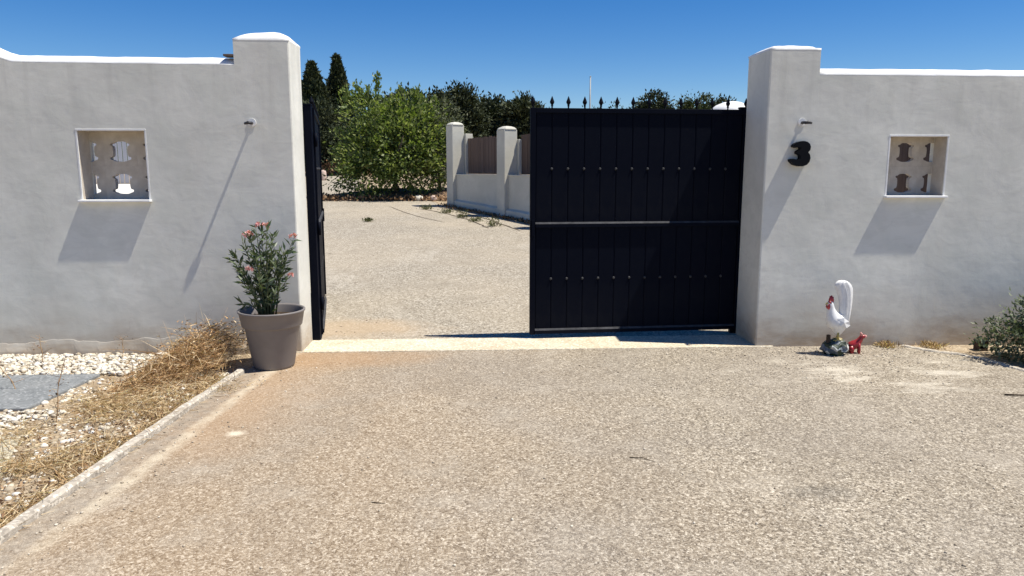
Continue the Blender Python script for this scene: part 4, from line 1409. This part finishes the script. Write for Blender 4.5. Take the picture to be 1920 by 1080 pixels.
# ------------------------------------------------------------------ pebbles, chips
def pebbles(name, pts, smin, smax, mat, seed, flat=0.6, sub=1):
    rng = np.random.default_rng(seed)
    bmt = bmesh.new()
    bmesh.ops.create_icosphere(bmt, subdivisions=sub, radius=1.0)
    base = np.array([v.co[:] for v in bmt.verts])
    tri = np.array([[v.index for v in f.verts] for f in bmt.faces])
    bmt.free()
    n = len(pts)
    s = (smin + (smax - smin) * rng.uniform(0, 1, (n, 1, 1)) ** 1.6) * np.array([1, 1, flat]) * rng.uniform(0.75, 1.25, (n, 1, 3))
    v = base[None] * s * (1 + 0.16 * rng.normal(size=(n, len(base), 1)))
    a = rng.uniform(0, 6.28, n)
    c, sn = np.cos(a), np.sin(a)
    x = v[:, :, 0] * c[:, None] - v[:, :, 1] * sn[:, None]
    y = v[:, :, 0] * sn[:, None] + v[:, :, 1] * c[:, None]
    v = np.stack([x, y, v[:, :, 2]], 2) + np.array(pts)[:, None, :]
    f = tri[None] + (np.arange(n) * len(base))[:, None, None]
    me = npmesh(name, v.reshape(-1, 3), f.reshape(-1, 3))
    o = link(name, me, mat, smooth=True)
    o['kind'] = 'stuff'
    return o


rng = np.random.default_rng(17)
pts = []
while len(pts) < 4200:
    x, y = rng.uniform(-5.2, -2.25), rng.uniform(-0.66, -0.02)
    lim = -2.55 + 0.12 * mnoise.noise((y * 5, 0, 0)) - 0.25 * max(0, -y - 0.35)
    if x < lim or rng.uniform() < math.exp((lim - x) * 7) * .35:
        pts.append((x, y, 0.012 + 0.014 * rng.uniform()))
while len(pts) < 5200:
    x, y = rng.uniform(-4.6, -2.62), rng.uniform(-2.02, -1.52)
    if mnoise.noise((x * 2.5, y * 3.5, 2)) > -0.12:
        pts.append((x, y, 0.008 + 0.008 * rng.uniform()))
while len(pts) < 6300:
    y_ = rng.uniform(-3.4, -0.6)
    pts.append((rng.uniform(kx(y_) - 1.1, kx(y_) - 0.12), y_, 0.003))
tag(pebbles('white_pebbles', pts, 0.007, 0.026, M['pebble'], 3), 'bed of white pebbles along the foot of the left wall', 'pebbles')
pts = []
while len(pts) < 1100:
    y = rng.uniform(-4.5, -0.1)
    u = rng.uniform()
    if u < 0.22:
        x = kx(y) + abs(rng.normal()) * 0.22
    elif u < 0.7:
        x = 3.0 + rng.normal() * 0.7
        y = -0.05 - abs(rng.normal()) * 0.5
    else:
        x = rng.uniform(-1.5, 3.5)
    if x < 4.2:
        pts.append((x, y, 0.009))
while len(pts) < 2100:
    y = 0.7 + abs(rng.normal()) * 5
    pts.append((rng.uniform(-1.8, 1.6), y, gz(y) + 0.006))
tag(pebbles('loose_chips', pts, 0.003, 0.0085, M['chip'], 4, 0.7), 'loose stone chips scattered over the driveway', 'stone chips')


# ------------------------------------------------------------------ dry grass
def blades(name, roots, dirs, lens, width, mat, seed, droop=0.35, seg=4, parent=None, curl=0.25):
    rng = np.random.default_rng(seed)
    n = len(roots)
    roots = np.asarray(roots, float)
    d = np.asarray(dirs, float)
    d /= np.linalg.norm(d, axis=1, keepdims=True)
    L = np.asarray(lens).reshape(-1, 1)
    side = np.cross(d, rng.normal(size=(n, 3)))
    side /= np.linalg.norm(side, axis=1, keepdims=True)
    bend = rng.normal(size=(n, 3)) * curl + np.array([0, 0, -droop])
    V = np.empty((n, (seg + 1) * 2, 3))
    for i in range(seg + 1):
        t = i / seg
        c = roots + d * L * t + bend * L * t * t * 0.6
        c[:, 2] = np.maximum(c[:, 2], 0.012)
        w = width * (1 - 0.75 * t) * (0.7 + 0.6 * rng.uniform(size=(n, 1)))
        V[:, 2 * i] = c - side * w
        V[:, 2 * i + 1] = c + side * w
    q = np.array([[2 * i, 2 * i + 1, 2 * i + 3, 2 * i + 2] for i in range(seg)])
    Q = q[None] + (np.arange(n) * (seg + 1) * 2)[:, None, None]
    return link(name, npmesh(name, V.reshape(-1, 3), Q.reshape(-1, 4)), mat, parent)


rng = np.random.default_rng(23)
# the straw heap leaning by the pot: a mound of stalks swept up towards the pot and wall
heap = empty('straw_heap', (-2.12, -0.55, 0.0))


def mound(u):
    """crest of the heap: x, y, height at u = 0 (far foot, left front) .. 1 (by the pot)"""
    return (np.interp(u, [0, 0.5, 1], [-0.36, -0.10, 0.10]), np.interp(u, [0, 0.5, 1], [-0.50, -0.05, 0.26]), np.interp(u, [0, 0.2, 0.5, 0.8, 1.0], [0.03, 0.10, 0.24, 0.36, 0.33]))


n = 4600
u = rng.uniform(0, 1, n) ** 0.8
cx_, cy_, ch_ = mound(u)
sp_ = 0.06 + 0.12 * ch_ / 0.36
ox, oy = rng.normal(size=n) * sp_, rng.normal(size=n) * sp_
fall = np.exp(-(ox ** 2 + oy ** 2) / (2 * sp_ ** 2))
rz = ch_ * (0.25 + 0.75 * fall) * rng.uniform(0.15, 1, n) ** 0.6
roots = np.stack([cx_ + ox - 0.04, cy_ + oy - 0.05, rz], 1)
dirs = np.stack([0.50 + rng.normal(size=n) * 0.55, 0.36 + rng.normal(size=n) * 0.5, 0.34 + rng.normal(size=n) * 0.42], 1)
flip = rng.uniform(size=n) < 0.35
dirs[flip] *= np.array([-1, -1, -0.5])
lens = np.where(rng.uniform(size=n) < 0.65, rng.uniform(0.03, 0.10, n), rng.uniform(0.10, 0.27, n))
ok = (roots[:, 0] + dirs[:, 0] / np.linalg.norm(dirs, axis=1) * lens < 0.24) & (roots[:, 0] < 0.22)
tag(blades('straw', roots[ok], dirs[ok], lens[ok], 0.0021, M['straw'], 31, 0.22, 4, heap), kind='stuff')
n = 2600
u = rng.uniform(0, 1, n)
cx_, cy_, ch_ = mound(u)
a = rng.uniform(0, 6.28, n)
roots = np.stack([cx_ + rng.normal(size=n) * 0.12 - .03, cy_ + rng.normal(size=n) * 0.12, ch_ * rng.uniform(0.3, 1.05, n)], 1)
dirs = np.stack([np.cos(a) + .3, np.sin(a), rng.uniform(-.1, 0.9, n)], 1)
tag(blades('seed_heads', roots, dirs, rng.uniform(0.012, 0.04, n), 0.0048, M['straw'], 32, 0.5, 2, heap), kind='stuff')
n = 18
roots = np.stack([rng.uniform(-0.25, 0.0, n), rng.uniform(-0.3, 0.25, n), rng.uniform(0.08, 0.3, n)], 1)
dirs = np.stack([rng.uniform(-1.2, -0.4, n), rng.normal(size=n) * .3, rng.uniform(-0.1, 0.35, n)], 1)
tag(blades('stalks', roots, dirs, rng.uniform(0.25, 0.5, n), 0.003, M['straw'], 33, 0.15, 5, heap, curl=.1), kind='stuff')
tag(heap, 'heap of golden dry straw leaning beside the flower pot', 'straw')

# dry grass along the kerb and in the bed
n = 3000
y = rng.uniform(-4.6, -0.75, n)
off = np.abs(rng.normal(size=n)) * 0.09 + 0.06
wide = rng.uniform(size=n) < 0.45
off = np.where(wide, 0.06 + np.abs(rng.normal(size=n)) * 0.30, off)
kxs = np.array([kx(v) for v in y])
x = kxs - off
m_ = np.array([mnoise.noise((a * 2.3, b_ * 2.3, 1.0)) for a, b_ in zip(x, y)])
keep = (m_ > -0.08) | (off < 0.16)
x, y = x[keep], y[keep]
n = len(x)
roots = np.stack([x, y, np.full(n, 0.0)], 1)
dirs = np.stack([rng.normal(size=n) * 0.8 - .1, rng.normal(size=n) * 0.8 + 0.25, rng.uniform(0.1, 0.9, n)], 1)
lens = rng.uniform(0.05, 0.17, n)
dg_ = blades('dry_grass', roots, dirs, lens, 0.0026, M['drygrass'], 41, 0.5, 4)
tag(dg_, 'dry yellow grass straggling along the left kerb', 'grass', kind='stuff')
# brown clumps in the bed
n = 3000
cl = np.vstack([rng.normal(size=(9, 2)) * np.array([0.20, 0.24]) + np.array([-2.36, -1.45]), np.stack([rng.uniform(-2.75, -2.15, 14), rng.uniform(-2.6, -1.2, 14)], 1)])
ci = rng.integers(0, 23, n)
roots = np.stack([cl[ci, 0] + rng.normal(size=n) * 0.09, cl[ci, 1] + rng.normal(size=n) * 0.09, rng.uniform(0, 0.06, n)], 1)
dirs = np.stack([rng.normal(size=n), rng.normal(size=n), rng.uniform(0.0, 0.9, n)], 1)
bm2 = blades('dead_weeds', roots, dirs, rng.uniform(0.03, 0.12, n), 0.0022, M['drygrass'], 43, 0.4, 3)
tag(bm2, 'tangle of brown dead weeds in the pebble bed', 'weeds', kind='stuff')


def dry_stalk(x, y, h, lean, seed, label):
    rng = np.random.default_rng(seed)
    r = empty('dry_stalk', (x, y, 0.0))
    mb = MB()
    top = Vector((lean[0], lean[1], h))
    pts = [Vector((0, 0, -0.02)), top * 0.35 + Vector((0.01, 0, 0.01)), top * 0.7, top]
    mb.tube(pts, [0.0035, 0.003, 0.0024, 0.0012], 5)
    for i in range(7):
        t = rng.uniform(0.25, 0.95)
        p = top * t
        q = p + Vector((rng.normal() * 0.05, rng.normal() * 0.03, rng.uniform(0.0, 0.05)))
        mb.tube([p, q], [0.0018, 0.001], 4)
    mb.build('stem', M['straw'], r)
    P = np.array([tuple(top * rng.uniform(0.4, 1.0) + Vector((rng.normal() * 0.035, rng.normal() * 0.03, rng.normal() * .02))) for _ in range(14)])
    link('seed_head', leaf_mesh('seed_head', P, 0.018, rng, 0.6), M['litter'], r)
    tag(r, label, 'dry stalk', 'dry stalks in the pebble bed')


dry_stalk(-3.55, -0.28, 0.26, (0.0, 0.0), 51, 'upright thin dry stalk standing alone in the white pebbles')
dry_stalk(-3.08, -0.95, 0.24, (0.09, 0.0), 52, 'bent dry stalk at the edge of the blue grey slab')
dry_stalk(-2.95, -0.20, 0.20, (0.02, 0.02), 53, 'short dry stalk in the pebbles near the straw heap')
dry_stalk(-2.66, -1.75, 0.30, (0.06, -0.02), 54, 'curved dry stalk above the sandy slab')
dry_stalk(-3.30, -1.05, 0.22, (-0.12, 0.0), 55, 'leaning dry stalk reaching over the blue grey slab')

# leaf litter over the bed and along the foot of the inner fence
n = 2200
y = rng.uniform(-4.0, -0.7, n)
x = np.array([kx(v) for v in y]) - 0.08 - np.abs(rng.normal(size=n)) * 0.33
P = np.stack([x, y, rng.uniform(0.004, 0.02, n)], 1)
tag(link('leaf_litter', leaf_mesh('leaf_litter', P, 0.022, rng, 0.5, None, (0, 0, 0)), M['litter']), 'brown leaf crumbs strewn over the bed beside the left kerb', 'leaves', kind='stuff')
n = 1500
u = rng.uniform(-0.3, FL * NBAY, n)
off = -0.14 - np.abs(rng.normal(size=n)) * 0.10
nx, ny = -FD.y, FD.x
xx = FA.x + FD.x * u + nx * off
yy = FA.y + FD.y * u + ny * off
P = np.stack([xx, yy, [gz(v) + 0.006 + 0.03 * rng.uniform() for v in yy]], 1)
tag(link('leaf_litter', leaf_mesh('leaf_litter', P, 0.06, rng, 0.5, None, (0, 0, 0.1)), M['litter']), 'brown leaves drifted along the foot of the white fence', 'leaves', kind='stuff')

# twigs on the driveway
def twig(pts, rad, label):
    mb = MB().tube([(x, y, 0.006 + rad + z) for x, y, z in pts], [rad] * (len(pts) - 1) + [rad * .4], 6)
    tag(mb.build('twig', M['twig'], smooth=True), label, 'twig', 'twigs on the driveway')


twig([(3.76, -1.52, 0.0), (3.86, -1.56, 0.006), (3.98, -1.57, 0.002)], 0.006, 'dark twig lying on the paving at the right edge')
twig([(0.86, -2.53, 0.0), (0.93, -2.545, 0.004), (0.99, -2.60, 0.0)], 0.0025, 'thin curved twig lying on the middle of the paving')
twig([(-0.50, -3.02, 0.0), (-0.46, -3.035, 0.002), (-0.43, -3.04, 0.0)], 0.002, 'tiny twig lying on the paving nearest the camera, left')
# weeds at the foot of the right wall
for i, (x, y) in enumerate(((4.12, -0.10), (3.72, -0.05))):
    tuft('weed', (x, y, 0.006), 0.022, 0.07, 220, M['drygrass'], ['dry weed at the foot of the right wall near the shrub', 'dry weed at the foot of the right wall below the opening'][i], 'weed', 120 + i, 'dry weeds at the right wall', 0.045, 0.2)
